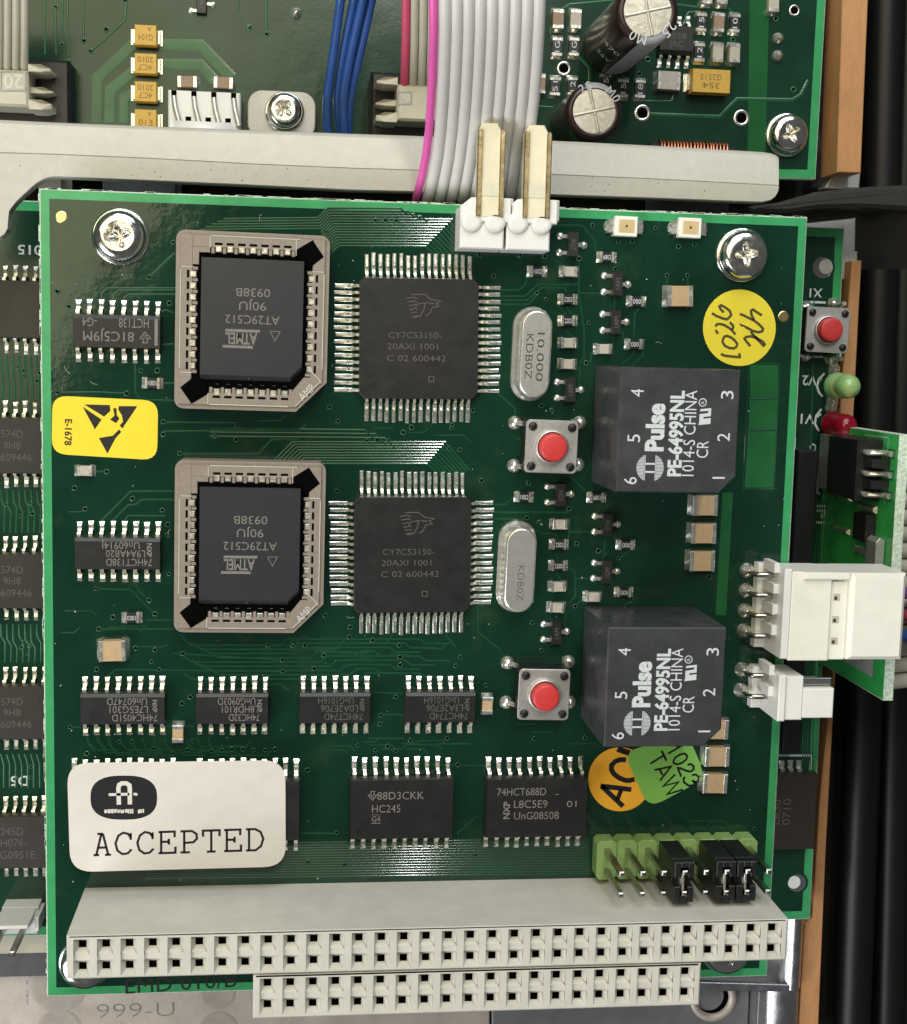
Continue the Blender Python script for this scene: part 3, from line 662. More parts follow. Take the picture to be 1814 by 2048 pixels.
for c, pts in ((A, [(345, 613), (415, 703), (1022, 683), (850, 1090), (950, 1090), (348, 1222), (765, 1228), (900, 527), (1045, 315)]), (Dq, [(985, 192), (985, 268), (1085, 383), (1297, 280), (1425, 300), (1432, 215), (645, 493), (450, 592), (515, 718), (800, 655), (980, 725), (1013, 812), (1013, 875), (1020, 1110), (580, 1198), (900, 1268), (937, 1352), (683, 1372), (597, 1443), (1620, 1540), (1770, 1545)]),
               (Gq, [(425, 525), (585, 178), (960, 178), (915, 130), (1103, 82), (1705, 120), (1707, 190), (1150, 345), (1100, 383), (720, 615), (800, 615), (925, 655), (1045, 685), (1130, 665), (1160, 612), (525, 685), (1275, 670), (1340, 665), (1400, 660), (1465, 660), (1530, 665), (1600, 665), (1660, 660), (820, 50), (935, 60), (1620, 30)]),
               (Hq, [(15, 55), (250, 30), (195, 105), (680, 40), (680, 85), (1020, 40), (995, 90), (655, 265), (570, 370), (565, 420), (740, 512), (945, 500), (540, 568), (655, 570), (440, 540), (1005, 650), (155, 680), (1440, 500), (1725, 497), (320, 1033), (1165, 200), (365, 1213), (160, 1198), (1105, 1160), (610, 545)]),
               (Bq, [(575, 182), (637, 182), (703, 185), (1205, 390), (1450, 395), (1600, 400), (1290, 520), (1550, 622), (1605, 660), (300, 1310), (350, 1395), (1165, 1330), (1640, 1330), (1040, 1420), (1810, 330)]), (Cq, [(525, 125), (590, 120), (655, 122), (795, 45), (1035, 48), (745, 75), (1020, 170), (1085, 180), (1218, 365), (340, 430), (425, 1250), (420, 1310), (560, 1330), (720, 1360), (80, 1360), (150, 1360), (275, 1180), (1490, 590), (1565, 615), (1790, 745), (1525, 1222), (1500, 375)]),
               (Eq, [(150, 400), (325, 408), (670, 185), (1128, 203), (858, 303), (958, 297), (1293, 337), (1408, 322), (1210, 545), (1358, 545), (643, 890), (575, 425), (838, 500), (625, 1180), (300, 1490), (380, 1530)]), (Fq, [(500, 715), (558, 970), (715, 1020), (860, 1075), (290, 815), (1515, 1207), (235, 1540), (545, 1420), (300, 1740), (210, 530)]), (Iq, [(180, 190), (1035, 655)])):
    vp += [tuple(at(x, y, 0))[:2] for x, y in c(*pts)]
vias('vias', vp, front, ZT)
# ground-plane windows and the ruled grid beside the upper transformer
g = MB()
for q in ((1445, 985), (1466, 985), (1452, 1230), (1431, 1230)),: g.sheet(wpts(q, 0), ZT + .006)
for q in [((1500, 730), (1556, 730), (1556, 795), (1500, 795)), ((1499, 799), (1555, 799), (1553, 858), (1497, 858)), ((1496, 862), (1552, 862), (1546, 975), (1489, 975))]: g.sheet(wpts(q, 0), ZT + .004)
g.build('copper_area', 'ground_plane', front)
g = MB()
for q in ([(1498, 728), (1560, 728), (1548, 978), (1486, 978), (1498, 728)], [(1497, 797), (1557, 797)], [(1494, 860), (1554, 860)]): g.line(wpts(q, 0), .14, ZT + .008, .03)
g.build('ruled_grid', 'trace', front)
for px, py in ((123, 434), (1567, 633)):
    p = at(px, py, 0); b = MB(); b.lathe([(1.1, ZT + .002), (1.08, ZT + .004)], 24, (p.x, p.y, 0), 0); b.lathe([(.66, ZT + .006), (.6, .05), (.5, .05)], 20, (p.x, p.y, 0), 1)
    b.build('test_pad', ['mask', 'gold'], front, tuple(p))
t = MB(); putpx(t, 'EMD 010/B', 362, 1966, ZT + .004, 30, 215, 2.2); t.build('lettering', 'ink', front)
# ---- dust and lint lying on the board
b = MB()
for _ in range(170):
    x, y, r = rng.uniform(1, BW - 1), rng.uniform(14, BH - 1), rng.choice((.04, .05, .06, .09))
    b.lathe([(r, ZT), (r * .6, ZT + r)], 5, (x, y, 0))
for _ in range(11):
    x, y, a = rng.uniform(1, BW - 1), rng.uniform(14, BH - 1), rng.uniform(0, 6.3); l = rng.uniform(.4, 1.6)
    b.tube([(x, y, .05), (x + l * .5 * math.cos(a), y + l * .5 * math.sin(a), .09), (x + l * math.cos(a + .3), y + l * math.sin(a + .3), .05)], .016, 4)
b.build('dust_specks', 'label_white', front, kind='stuff')
b = MB()
for _ in range(150):
    l = rng.uniform(.3, 1.6); w = rng.uniform(.03, .12)
    if rng.random() < .55: x = rng.uniform(0, BW - l); b.box(x, BH - .02, -.25, x + l, BH + w, -.01, .01)
    else: y = rng.uniform(0, BH - l); b.box(-w, y, -.25, .02, y + l, -.01, .01)
b.build('edge_fibres', 'fibre', front, kind='stuff')
# ---- integrated circuits
soic(front, 237, 663, 16, False, 180, 'small logic chip marked HCT138, right under the upper left screw', [('HCT138', -1.9 + .0, -.95, 1.05, 3.3), ('-G4', 3.0, -.95, .95, 1.6), ('81C5J9M', .9, .6, 1.1, 5.6)], mark=lambda mb, z: (ti_mark(-3.2, .6, .62)(mb, z), mb.prism([(-4.55, -1.5), (-4.2, -1.5), (-4.2, 1.5), (-4.55, 1.5)], z - .01, z)))
soic(front, 238.5, 1103.5, 16, False, 180, 'small logic chip marked 74HCT138D, left of the lower chip socket', [('74HCT138D', -1.3, 1.0, .85, 5.2), ('L9A4AB20', -.9, .0, .85, 4.4), ('Un60914J', -.4, -.95, .85, 4.2)], mark=nxp(-3.6, -.45, 1.6))
soic(front, 248.5, 1411.5, 16, False, 180, 'small logic chip marked 74HC4051D at the left end of its row', [('74HC4051D', -1.4, 1.05, .85, 5.2), ('L7E5G301', -.7, .05, .85, 4.4), ('Un60747D', -.5, -.9, .85, 4.6)], mark=nxp(-3.7, -.35, 1.5))
soic(front, 465.7, 1411, 14, False, 180, 'small logic chip marked 74HC32D, second from left in its row', [('74HC32D', -1.4, 1.05, .85, 3.6), ('L8HDR101', -.9, .05, .85, 4.2), ('UnG0903D', -.5, -.9, .85, 4.4)], mark=nxp(-3.2, -.35, 1.5))
soic(front, 669.5, 1409.5, 14, False, 180, 'small logic chip marked 74HCT74D above the chip marked HC245', [('74HCT74D', -1.0, 1.05, .85, 4.6), ('L0A2E706', -.5, .05, .85, 4.4), ('UnG1016H', -.1, -.9, .85, 4.2)], dim=True, mark=nxp(-3.2, -.35, 1.5))
soic(front, 878.5, 1408.5, 14, False, 180, 'small logic chip marked 74HCT74D next to the white end-capped capacitor', [('74HCT74D', -1.0, 1.05, .85, 4.6), ('L3A2E706', -.5, .05, .85, 4.4), ('UnG1016H', -.1, -.9, .85, 4.2)], dim=True, mark=nxp(-3.2, -.35, 1.5))
soic(front, 248.5, 1611, 20, True, 0, 'wide logic chip hidden under the white ACCEPTED label, only pin tips showing', [], only=lambda i, up: up)
soic(front, 496, 1610, 20, True, 0, 'wide logic chip whose right end sticks out from the white ACCEPTED label', [], only=lambda i, up: up or i > 7)
soic(front, 801, 1606, 20, True, 0, 'wide logic chip marked HC245 in the bottom row', [('88D3CKK', -.2, 1.75, .95, 5.6), ('HC245', -1.9, .15, .95, 3.4), ('G4', -3.1, -1.1, .7, 1.0)], mark=lambda mb, z: (ti_mark(-3.6, 1.75, .55)(mb, z), mb.line([(-3.65, -1.65), (-2.55, -1.65)], .09, z), mb.line([(-3.65, -.6), (-2.55, -.6)], .05, z)))
soic(front, 1066.5, 1603.5, 20, True, 0, 'wide logic chip marked 74HCT688D beside the round orange sticker', [('74HCT688D', -1.9, 2.1, .95, 6.0), ('L8C5E9', -.75, .55, .95, 4.1), ('UnG08508', .0, -.9, .95, 5.5), ('01', 4.3, .5, .8, 1.2)], mark=lambda mb, z: (nxp(-3.7, -.2, 2.2)(mb, z), mb.line([(2.2, 1.7), (2.7, 1.7)], .09, z)))
qfp(front, 836, 677.5, 'square black controller chip at the top, its bird emblem above three text lines'); qfp(front, 823.5, 1106.5, 'square black controller chip beside the lower chip socket')
plcc_socket(front, 23.88, 80.85, 'brown chip socket nearest the top edge of the board', 'black memory chip in the upper brown socket, printing upside down', R_(-.6))
p_ = at(499.5, 1096, 4.4)
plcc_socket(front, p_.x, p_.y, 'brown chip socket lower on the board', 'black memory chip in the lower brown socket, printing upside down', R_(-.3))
crystal(front, 1061, 708, 'silver crystal can engraved 10.000 KDB0Z', True); crystal(front, 1031, 1131.5, 'silver crystal can with a worn blank top', False)
push_button(front, 1103, 893.5, 0, 'red push button beside the upper transformer', [(1031, 846), (1029, 932), (1160, 846), (1157, 930)])
push_button(front, 1088, 1389.5, 0, 'red push button beside the lower transformer', [(1016, 1327), (1013, 1406), (1138, 1325), (1140, 1406)])
transformer(front, 64.2, 76.89, 'dark grey transformer block, the upper of two'); transformer(front, 63.92, 47.87, 'dark grey transformer block, the lower of two')
# ---- chip resistors, capacitors, transistors
for x, y, t in ((1074, 543, '1002'), (1212.7, 514.6, '6802'), (1135, 599, '2202'), (1135, 641.7, '2202'), (1272, 603, '000'), (1268, 688.7, '000'), (1047.5, 993.5, '1002'), (1192.5, 994.6, '6802'), (1117.4, 1088.5, '2202'), (1250.8, 1089.3, '000'), (1116, 1130.8, '2202'), (1247, 1184, '000')):
    smd(front, x, y, 'resistor', text=t)
smd(front, 305, 766, 'resistor', text='1001', flip=180); smd(front, 264, 1234.8, 'resistor', text='1003', flip=180)
for x, y in ((1137.6, 543.6), (1135, 686), (1205.8, 698), (1134, 728), (1118, 1048), (1114.6, 1172), (1184.5, 1192.4), (1112, 1213.6), (170.7, 940.8)): smd(front, x, y, 'capacitor')
smd(front, 357, 1464, 'capacitor', vert=True, body='ceramic_tan', size=(2.1, 1.3, 1.0, .5)); smd(front, 973, 1407.8, 'capacitor', vert=True, body='ceramic_tan', size=(2.1, 1.3, 1.0, .5))
for x, y in ((1355, 593), (1405, 1009), (1402, 1064.5), (1399, 1119.7), (1427, 1454), (1429, 1508.5), (1425, 1561.7), (227, 1298)): smd(front, x, y, 'big_capacitor')
for x, y in ((1143.6, 490), (1232, 568.5), (1229, 644.5), (1138, 780), (1118.8, 988.5), (1212.7, 1048), (1211, 1141.8), (1110.5, 1263.4)): sot23(front, x, y)
for x, y, lb in ((1250, 454, None), (1377, 457, None)):
    p = at(x - 2, y, 0); b = MB(); b.prism([(-1.35, -1.15), (1.35, -1.15), (1.35, 1.15), (-1.35, 1.15)], .1, 1.15, .06)
    o = link('indicator_light', b.mesh('indicator_light', 'ivory'), front, tuple(p), R_(-.8))
    w = MB(); w.prism([(-.85, -.75), (1.0, -.75), (1.0, .75), (-.85, .75)], 1.15, 1.17); w.prism(circ(.05, 0, .16, 10), 1.17, 1.18, 0, 1); sub('lens', w.mesh('lens', ['led_amber', 'pencil']), o)
    for s in (-1, 1):
        t = MB(); t.box(s * 1.35, -.8, .03, s * 2.1, .8, .75, .08); t.lathe([(.75, 0), (.7, .25), (.3, .6)], 10, (s * 1.75, 0, 0)); sub('terminal', t.mesh('terminal', 'solder' if s < 0 else 'steel'), o)
# ---- pin header in the lower right corner, with black jumpers pushed on it
HX, HY = 67.34, 17.97
def hdr():
    b = MB()
    for i in range(8):
        x = i * 2.54; k = .42
        b.prism([(x - 1.25, -3.75 + k), (x - 1.25 + k, -3.75), (x + 1.25 - k, -3.75), (x + 1.25, -3.75 + k), (x + 1.25, 1.2 - k), (x + 1.25 - k, 1.2), (x - 1.25 + k, 1.2), (x - 1.25, 1.2 - k)], .1, 2.6, .08)
    b.prism([(-1.0, -3.3), (18.8, -3.3), (18.8, .8), (-1.0, .8)], .1, 2.3)
    return b
h = link('pin_header', hdr().mesh('pin_header', 'header_green'), front, (HX, HY, 0.0), 0.0, label='pale green pin header in the lower right corner')
pm = MB(); pm.prism([(-.3, -.3), (.3, -.3), (.3, .3), (-.3, .3)], 0, 10.3, .14); pinm = pm.mesh('pin', 'dark_pin')
for i in range(8):
    for j in range(2): sub('pin', pinm, h, (i * 2.54, -j * 2.54, .15))
def jumper(i, label):
    x, y = HX + i * 2.54, HY - 1.27
    b = MB(); b.box(-1.18, -2.45, 0, 1.18, 2.45, 6.0, .1)
    # upper end: two sockets open at the top with a notch between
    for s in (1, -1):
        b.box(-1.18, s * .55, 6.0, -.45, s * 2.45, 7.3, .08); b.box(.45, s * .55, 6.0, 1.18, s * 2.45, 7.3, .08); b.box(-.45, s * 1.75, 6.0, .45, s * 2.45, 7.3, .08)
    o = thing('jumper', label, 'jumper', (x, y, 2.75), 'black jumpers on the pin header'); sub('housing', b.mesh('housing', 'black_plastic'), o)
    c = MB(); c.box(-.16, -1.5, 6.0, .16, 1.5, 6.8, .05); c.box(-.34, -.5, 6.0, -.2, .4, 6.7); sub('spring_contact', c.mesh('spring_contact', 'tin'), o)
    return o
jumper(3, 'black jumper standing alone on the green pin header'); jumper(5, 'black jumper touching its neighbour, the left of that pair'); jumper(6, 'black jumper nearest the right end of the green pin header')
# ---- stacking connectors
def bus(x0, x1, ytop, ybot, sx, sy, n, hc, label, z0=0.05):
    """socket strip: body with two rows of funnelled openings"""
    b = MB(); P = 2.54; ch = .18
    out = [(x0, ybot), (x1, ybot), (x1, ytop), (x0, ytop)]
    r0 = [(*q, z0) for q in out]; r1 = [(*q, hc - ch) for q in out]; r2 = [(*q, hc) for q in inset(out, ch)]
    b.loft([r0, r1, r2], 0, False, True, False)
    xa, xb = sx - P / 2, sx + (n - .5) * P; ya, yb = sy - 1.5 * P, sy + .5 * P
    X0, X1, Y0, Y1 = x0 + ch, x1 - ch, ybot + ch, ytop - ch
    def q(a, c, d, e, z=hc): b.add([(a, c, z), (d, c, z), (d, e, z), (a, e, z)], [(0, 1, 2, 3)])
    q(X0, Y0, xa, Y1); q(xb, Y0, X1, Y1); q(xa, yb, xb, Y1)
    if ya > Y0: q(xa, Y0, xb, ya)
    ya = max(ya, Y0)
    zr, zd = hc, hc - 1.0
    for i in range(n):
        cx = sx + i * P
        l, r = cx - P / 2, cx + P / 2; a, c = cx - .86, cx + .86
        q(l, ya, a, yb); q(c, ya, r, yb)          # ridge between the columns
        for j in range(2):
            cy = sy - j * P; o_ = .92; hl = .41
            lo, hi = cy - o_, cy + o_
            top = yb if j == 0 else cy + P / 2; bot = ya if j == 1 else cy - P / 2
            zb = hc - .30
            # bridges above and below the funnel, slightly sunk between the rows
            zt_ = hc if j == 0 else zb; zb_ = zb if j == 0 else hc
            b.add([(a, hi, zt_), (c, hi, zt_), (c, top, zt_), (a, top, zt_)], [(0, 1, 2, 3)]); b.add([(a, bot, zb_), (c, bot, zb_), (c, lo, zb_), (a, lo, zb_)], [(0, 1, 2, 3)])
            if j == 0:
                b.add([(a, bot, zb), (a, lo, zb), (a, lo, hc), (a, bot, hc)], [(0, 1, 2, 3)]); b.add([(c, bot, hc), (c, lo, hc), (c, lo, zb), (c, bot, zb)], [(0, 1, 2, 3)])
            else:
                b.add([(a, hi, zb), (a, top, zb), (a, top, hc), (a, hi, hc)], [(0, 1, 2, 3)]); b.add([(c, hi, hc), (c, top, hc), (c, top, zb), (c, hi, zb)], [(0, 1, 2, 3)])
            O = [(a, lo, hc), (c, lo, hc), (c, hi, hc), (a, hi, hc)]
            O = [(x, y, (zb_ if y == lo else zt_)) for x, y, z in O]
            I = [(cx - hl, cy - hl, zd), (cx + hl, cy - hl, zd), (cx + hl, cy + hl, zd), (cx - hl, cy + hl, zd)]
            D = [(x, y, zd - 2.2) for x, y, z in I]
            b.add(O + I + D, [(0, 1, 5, 4), (1, 2, 6, 5), (2, 3, 7, 6), (3, 0, 4, 7)])
            if j == 0: b.add([(a, lo, hc), (a, lo, zb_), (cx - hl, cy - hl, zd)], [(0, 1, 2)]); b.add([(c, lo, zb_), (c, lo, hc), (cx + hl, cy - hl, zd)], [(0, 1, 2)])
            else: b.add([(a, hi, zt_), (a, hi, hc), (cx - hl, cy + hl, zd)], [(0, 1, 2)]); b.add([(c, hi, hc), (c, hi, zt_), (cx + hl, cy + hl, zd)], [(0, 1, 2)])
            b.add(I + D, [(0, 1, 5, 4), (1, 2, 6, 5), (2, 3, 7, 6), (3, 0, 4, 7)], 1)
            b.add(D, [(0, 1, 2, 3)], 1)
    o = b.build('bus_connector', ['beige', 'void'], front, (x0, ybot, 0.0), label=label)
    k = MB(); k.box(-.26, -.30, 0, .26, -.14, 1.0, .04); k.box(-.26, .14, 0, .26, .30, 1.0, .04); km = k.mesh('contact', 'brass_pin')
    for i in range(n):
        for j in range(2): sub('contact', km, o, (sx + i * P - x0, sy - j * P - ybot, zd - 2.1))
    return o
bus(4.56, 86.5, 13.5, 8.52, 6.16, 12.17, 32, 13.765, 'long beige socket strip with two rows of square openings')
bus(24.87, 76.33, 8.34, 3.28, 26.45, 7.08, 20, 13.72, 'short beige socket strip overhanging the lower edge of the board')
# ---- two white right-angle headers on the upper edge
def kk(x0, label, dx):
    o = None; b = MB(); w = 5.1; y0, y1 = 89.75, 95.45
    b.prism([(x0, y0), (x0 + w - .1, y0), (x0 + w - .1, y0 + 2.6), (x0 + w + .9, y0 + 3.4), (x0 + w + .9, y1), (x0 + 1.2, y1), (x0, y1 - 1.0)], .1, 5.0, .16)
    for cx in (x0 + 1.25, x0 + 3.95):
        b.loft([[(cx + 1.22 * math.cos(a) * k, y0 + 3.05 + 1.22 * math.sin(a) * k, z) for a in [2 * math.pi * i / 16 for i in range(16)]] for k, z in ((1, 4.9), (1, 5.3), (.9, 5.45), (.6, 5.5))], 0, True)
    b.prism([(x0 + .9, y0 + 3.0), (x0 + w + .6, y0 + 3.0), (x0 + w + .6, y1 - .02), (x0 + 1.4, y1 - .02)], 4.9, 5.42, .1)
    o = b.build('wire_header', 'white_plastic', front, (x0, y0, 0), label=label)
    l = MB(); yt = 103.6
    l.prism([(x0 + 1.75, y1 - 2.2), (x0 + 4.35, y1 - 2.2), (x0 + 4.35, yt - .8), (x0 + 3.9, yt), (x0 + 2.2, yt), (x0 + 1.75, yt - .9)], 4.0, 5.5, .12)
    l.prism([(x0 + 1.7, y1 - .5), (x0 + 1.75, yt - 1.1), (x0 + 2.0, yt - 1.1), (x0 + 2.0, y1 - .5)], 3.9, 5.3)
    l.prism([(x0 + 1.75, y1 + .1), (x0 + 4.3, y1 + .1), (x0 + 4.3, y1 + 1.6), (x0 + 1.75, y1 + 1.6)], 5.5, 5.56, .05)
    l.build('locking_tab', 'nylon', o, (x0, y0, 0))
    for cx in (x0 + 1.98 - .02 + dx, x0 + 4.5 + dx):
        q = MB(); q.prism([(cx - .29, y1 - 2.1), (cx + .29, y1 - 2.1), (cx + .29, yt - 1.0), (cx + .2, yt - .75), (cx - .2, yt - .75), (cx - .29, yt - 1.0)], 5.2, 5.75, .1); q.build('pin', 'brass_pin', o, (cx, y1, 5.4))
    return o
kk(47.05, 'white two-pin header on the top edge, the left one', 0); kk(52.35, 'white two-pin header on the top edge, the right one', 0)
# ---- right-angle headers on the right edge, with the plugs pushed onto them
def ra_header(y0, y1, ys, label):
    b = MB(); b.box(84.95, y0 + .2, .1, 86.3, y1 - .2, 1.6, .12); b.box(86.3, y0, .1, 87.2, y1, 7.25, .12)
    for y in ys: b.box(85.6, y + .55, 1.6, 86.3, y + 1.75, 5.6, .1)
    o = b.build('wire_header', 'white_plastic', front, (86.3, y0, 0), label=label)
    for y in ys:
        q = MB(); x = 84.1
        q.tube([(x, y, 0.1), (x, y, 2.6), (x + .12, y, 3.1), (x + .5, y, 3.35), (86.5, y, 3.4)], .33, 8); q.build('pin', 'dark_pin', o, (x, y, 0))
        q = MB(); q.lathe([(.95, 0.02), (.85, .35), (.5, .8), (.3, 1.1)], 14, (x, y, 0)); q.build('solder_joint', 'solder', o, (x, y, 0))
    return o
ra_header(42.9, 53.7, [52.36 - 2.51 * i for i in range(4)], 'white four-pin header on the right edge, holding the large white plug')
ra_header(35.3, 40.9, [39.95, 37.35], 'white two-pin header on the right edge under the four-pin one')
def plug(name, label, boxes, origin, extra=None):
    o = thing('wire_plug', label, 'plug', origin, 'white plugs on the right edge')
    b = MB()
    for q in boxes: b.box(*q[:6], q[6] if len(q) > 6 else .2)
    b.build('housing', 'ivory' if name else 'white_plastic', o, origin)
    if extra: extra(o, origin)
    return o
def px4(o, org):
    for k, y in enumerate((52.6, 50.3, 47.6, 45.0)):
        b = MB(); b.box(92.5 - (0 if k else .2), y - .42, 6.96, 93.3 + (0 if k else .4), y + .42, 6.99); b.build('contact_window', 'ribbon_grey', o, org); b = MB(); b.box(92.6, y - .3, 6.99, 92.95, y + .1, 7.01); b.build('contact', 'dark_pin', o, org)
    b = MB(); put(b, '2', 98.2, 50.2, 7.815, 1.0, 1.4, -90); put(b, '3', 98.2, 47.6, 7.815, 1.0, 1.4, -90); b.build('lettering', 'white_plastic', o, org)
def px2(o, org):
    b = MB(); b.box(89.4, 39.5, 5.8, 93.2, 40.3, 6.1, .05); b.build('contact', 'steel', o, org)
plug(1, 'large ivory four-wire plug pushed onto the right edge of the front board', [(87.23, 42.7, .6, 92.1, 53.4, 7.3, .12), (92.12, 42.75, .6, 94.25, 53.35, 6.95, .1), (94.26, 42.9, .4, 101.1, 53.35, 7.9, .45), (88.6, 52.5, 6.9, 94.2, 53.38, 7.75, .15)], (94, 48, 4), px4)
plug(0, 'small white two-wire plug under the large ivory plug', [(87.23, 35.4, .5, 89.4, 40.7, 7.0, .12), (89.42, 35.6, .4, 93.3, 39.2, 6.9, .12)], (89.5, 38, 4),
     px2)
for nm, m, y, lb in (('wire', 'wire_violet', 50.2, 'violet wire coming out of the large ivory plug'), ('wire', 'wire_red', 47.4, 'dark red wire coming out of the large ivory plug'), ('wire', 'wire_blue', 44.9, 'blue wire coming out of the large ivory plug')):
    b = MB(); b.tube([(100.2, y, 3.6), (102.4, y + .1, 3.4), (104.5, y - .3, 2.0), (107, y - 1.4, -2), (112, y - 4, -12)], .75, 10); tag(b.build(nm, m, None, (100.2, y, 3.6)), lb, 'wire', 'wires of the ivory plug')
# ================================================================ STICKERS on the front board
def sticker(label, pts, z, m, th=.03):
    c = (sum(p[0] for p in pts) / len(pts), sum(p[1] for p in pts) / len(pts), z)
    b = MB(); b.prism(pts, z, z + th, 0); return tag(b.build('sticker', m, None, c), label, 'sticker'), c
def qpts(c, z, *pts): return [tuple(at(x, y, z))[:2] for x, y in c(*pts)]
def rquad(c, z, q, r, n=5):
    """rounded quadrilateral through four pixel corners"""
    P = [Vector(v) for v in qpts(c, z, *q)]; out = []
    for i in range(4):
        p = P[i]; a = (P[i - 1] - p).normalized() * r; b = (P[(i + 1) % 4] - p).normalized() * r
        for k in range(n + 1):
            t = k / n; out.append(tuple((p + a) * (1 - t) ** 2 + p * 2 * t * (1 - t) + (p + b) * t * t))
    return out
s1, c1 = sticker('yellow static warning sticker with a black hand in a triangle, reading E-1678', rquad(Dq, .04, ((316, 33), (955, 64), (948, 424), (312, 385)), 1.7), .03, 'label_yellow')
b = MB(); z = .09
for P in ([(500, 102), (612, 178), (572, 237)], [(508, 87), (662, 91), (666, 125), (628, 160)], [(683, 108), (703, 112), (704, 152), (720, 172), (700, 200), (664, 178), (690, 155)], [(716, 97), (828, 98), (738, 232), (722, 214), (742, 190), (735, 152), (714, 118)], [(597, 290), (680, 276), (718, 238), (731, 253), (697, 290), (648, 383)]):
    b.sheet(qpts(Dq, z, *P), z)
putpx(b, 'E-1678', 0 + 412 / 3.017, 780 + 255 / 3.017, z, 13.5, 53, -91.5, .02)
b.build('lettering', 'ink', s1, c1)
s2, c2 = sticker('round yellow sticker with handwritten 1026 beside the upper right screw', [tuple(at(1478.6 + 72.8 * math.cos(2 * math.pi * i / 48), 655.5 + 76.5 * math.sin(2 * math.pi * i / 48), .04))[:2] for i in range(48)], .03, 'label_lemon')
b = MB(); Jq = crop(1380, 400, 4.087)
Jr = crop(1390, 570, 10.055)
for P in ([(525, 1380), (570, 1410), (640, 1425), (760, 1440), (900, 1450), (905, 1420), (880, 1375)],
          [(560, 1090), (595, 1035), (640, 1020), (720, 1050), (800, 1110), (852, 1185), (835, 1240), (780, 1275), (690, 1265), (600, 1220), (555, 1150), (560, 1090)],
          [(410, 830), (440, 790), (500, 780), (590, 805), (680, 855), (750, 915), (815, 995)], [(700, 745), (765, 815), (770, 850), (745, 900)], [(420, 900), (440, 950), (470, 975)],
          [(340, 565), (430, 620), (540, 665), (640, 690), (690, 650), (730, 600), (700, 520), (610, 450), (520, 405), (490, 430), (520, 490), (580, 550)],
          [(900, 580), (980, 610), (1090, 665), (1200, 720), (1300, 800), (1370, 880), (1350, 930), (1270, 950), (1150, 915), (1030, 850), (930, 800), (960, 830)], [(1345, 610), (1160, 490), (1125, 520), (1140, 610), (1190, 700)],
          [(1120, 930), (1170, 1000), (1260, 1080), (1370, 1140), (1405, 1190), (1380, 1220), (1320, 1160), (1230, 1065), (1130, 1030), (1030, 1045), (995, 1075), (1040, 1140), (1115, 1230)]):
    b.line(qpts(Jr, z, *P), .30, z)
b.build('lettering', 'pencil', s2, c2)
zl = 2.62
s3, c3 = sticker('white rounded paper label reading ACCEPTED stuck over two chips', rquad(Gq, zl, ((404, 742), (1722, 725), (1724, 1366), (424, 1400)), 2.6, 7), zl, 'label_white', .045)
b = MB(); z = zl + .05
def seg(P): b.line(qpts(Gq, z, *P), .28, z)
def glyph(x, s, ss=1.0):
    """typewriter capitals drawn in a 100 x 100 cell, strokes with slab serifs"""
    G = {'A': [[(5, 0), (35, 0)], [(65, 0), (97, 0)], [(20, 0), (46, 98)], [(82, 0), (54, 98)], [(25, 98), (55, 98)], [(30, 34), (70, 34)]],
         'C': [[(85, 66), (85, 98)], [(85, 78), (70, 95), (45, 100), (20, 86), (6, 52), (16, 18), (42, 1), (70, 4), (90, 22)]],
         'E': [[(2, 0), (90, 0), (90, 28)], [(2, 98), (86, 98), (86, 72)], [(16, 0), (16, 98)], [(16, 52), (56, 52)], [(56, 38), (56, 66)]],
         'P': [[(2, 0), (52, 0)], [(22, 0), (22, 98)], [(2, 98), (62, 98), (86, 84), (88, 62), (70, 46), (22, 44)]],
         'T': [[(26, 0), (72, 0)], [(49, 0), (49, 98)], [(6, 70), (6, 98), (92, 98), (92, 70)]],
         'D': [[(2, 0), (52, 0), (80, 18), (92, 52), (78, 84), (50, 98), (2, 98)], [(18, 0), (18, 98)]]}
    for st in G[s]:
        P = []
        for u, v in st:
            X = x + u * 1.16; P.append((X, 1299 - (X - 555) * .031 - v * 1.30))
        seg(P)
for k, ch in enumerate('ACCEPTED'): glyph(558 + k * 132, ch)
b.build('lettering', 'ink', s3, c3)
b = MB(); oval = [(747 + 201 * math.copysign(abs(math.cos(a)) ** .76, math.cos(a)), 951 + 133 * math.copysign(abs(math.sin(a)) ** .76, math.sin(a))) for a in [2 * math.pi * k / 56 for k in range(56)]]
b.sheet(qpts(Gq, z, *oval), z); b.build('emblem', 'ink', s3, c3)
b = MB(); z += .012
Nq = crop(150, 1500, 9.05)
b.line(qpts(Nq, z, (795, 990), (785, 690), (800, 630), (850, 602), (930, 602), (985, 640), (992, 700), (992, 985)), .5, z)
b.line(qpts(Nq, z, (610, 808), (985, 800)), .33, z); b.line(qpts(Nq, z, (1060, 795), (1130, 805)), .3, z)
x = 633
while x < 866:
    if not 800 < x < 832: b.line(qpts(Gq, z, (x, 1022 + rng.uniform(-3, 3)), (x + rng.uniform(-2, 2), 1044 + rng.uniform(-3, 3))), .16, z)
    x += rng.uniform(7, 14)
b.build('emblem_mark', 'label_white', s3, c3)
s4, c4 = sticker('round orange sticker with bold black letters under the lower transformer', [tuple(at(1240 + 63.5 * math.cos(2 * math.pi * i / 48), 1558.5 + 64 * math.sin(2 * math.pi * i / 48), .04))[:2] for i in range(48)], .03, 'label_orange')
b = MB(); z = .09; Oq = crop(1160, 1480, 6.96)
for P, w in (([(285, 640), (715, 690)], .62), ([(300, 640), (600, 925)], .62), ([(575, 690), (520, 830)], .55), ([(640, 275), (560, 275), (490, 300), (440, 350), (435, 410), (470, 470), (540, 525), (620, 560), (690, 565), (760, 545)], .62), ([(520, 125), (690, 185)], .72)): b.line(qpts(Oq, z, *P), w, z)
b.build('lettering', 'ink', s4, c4)
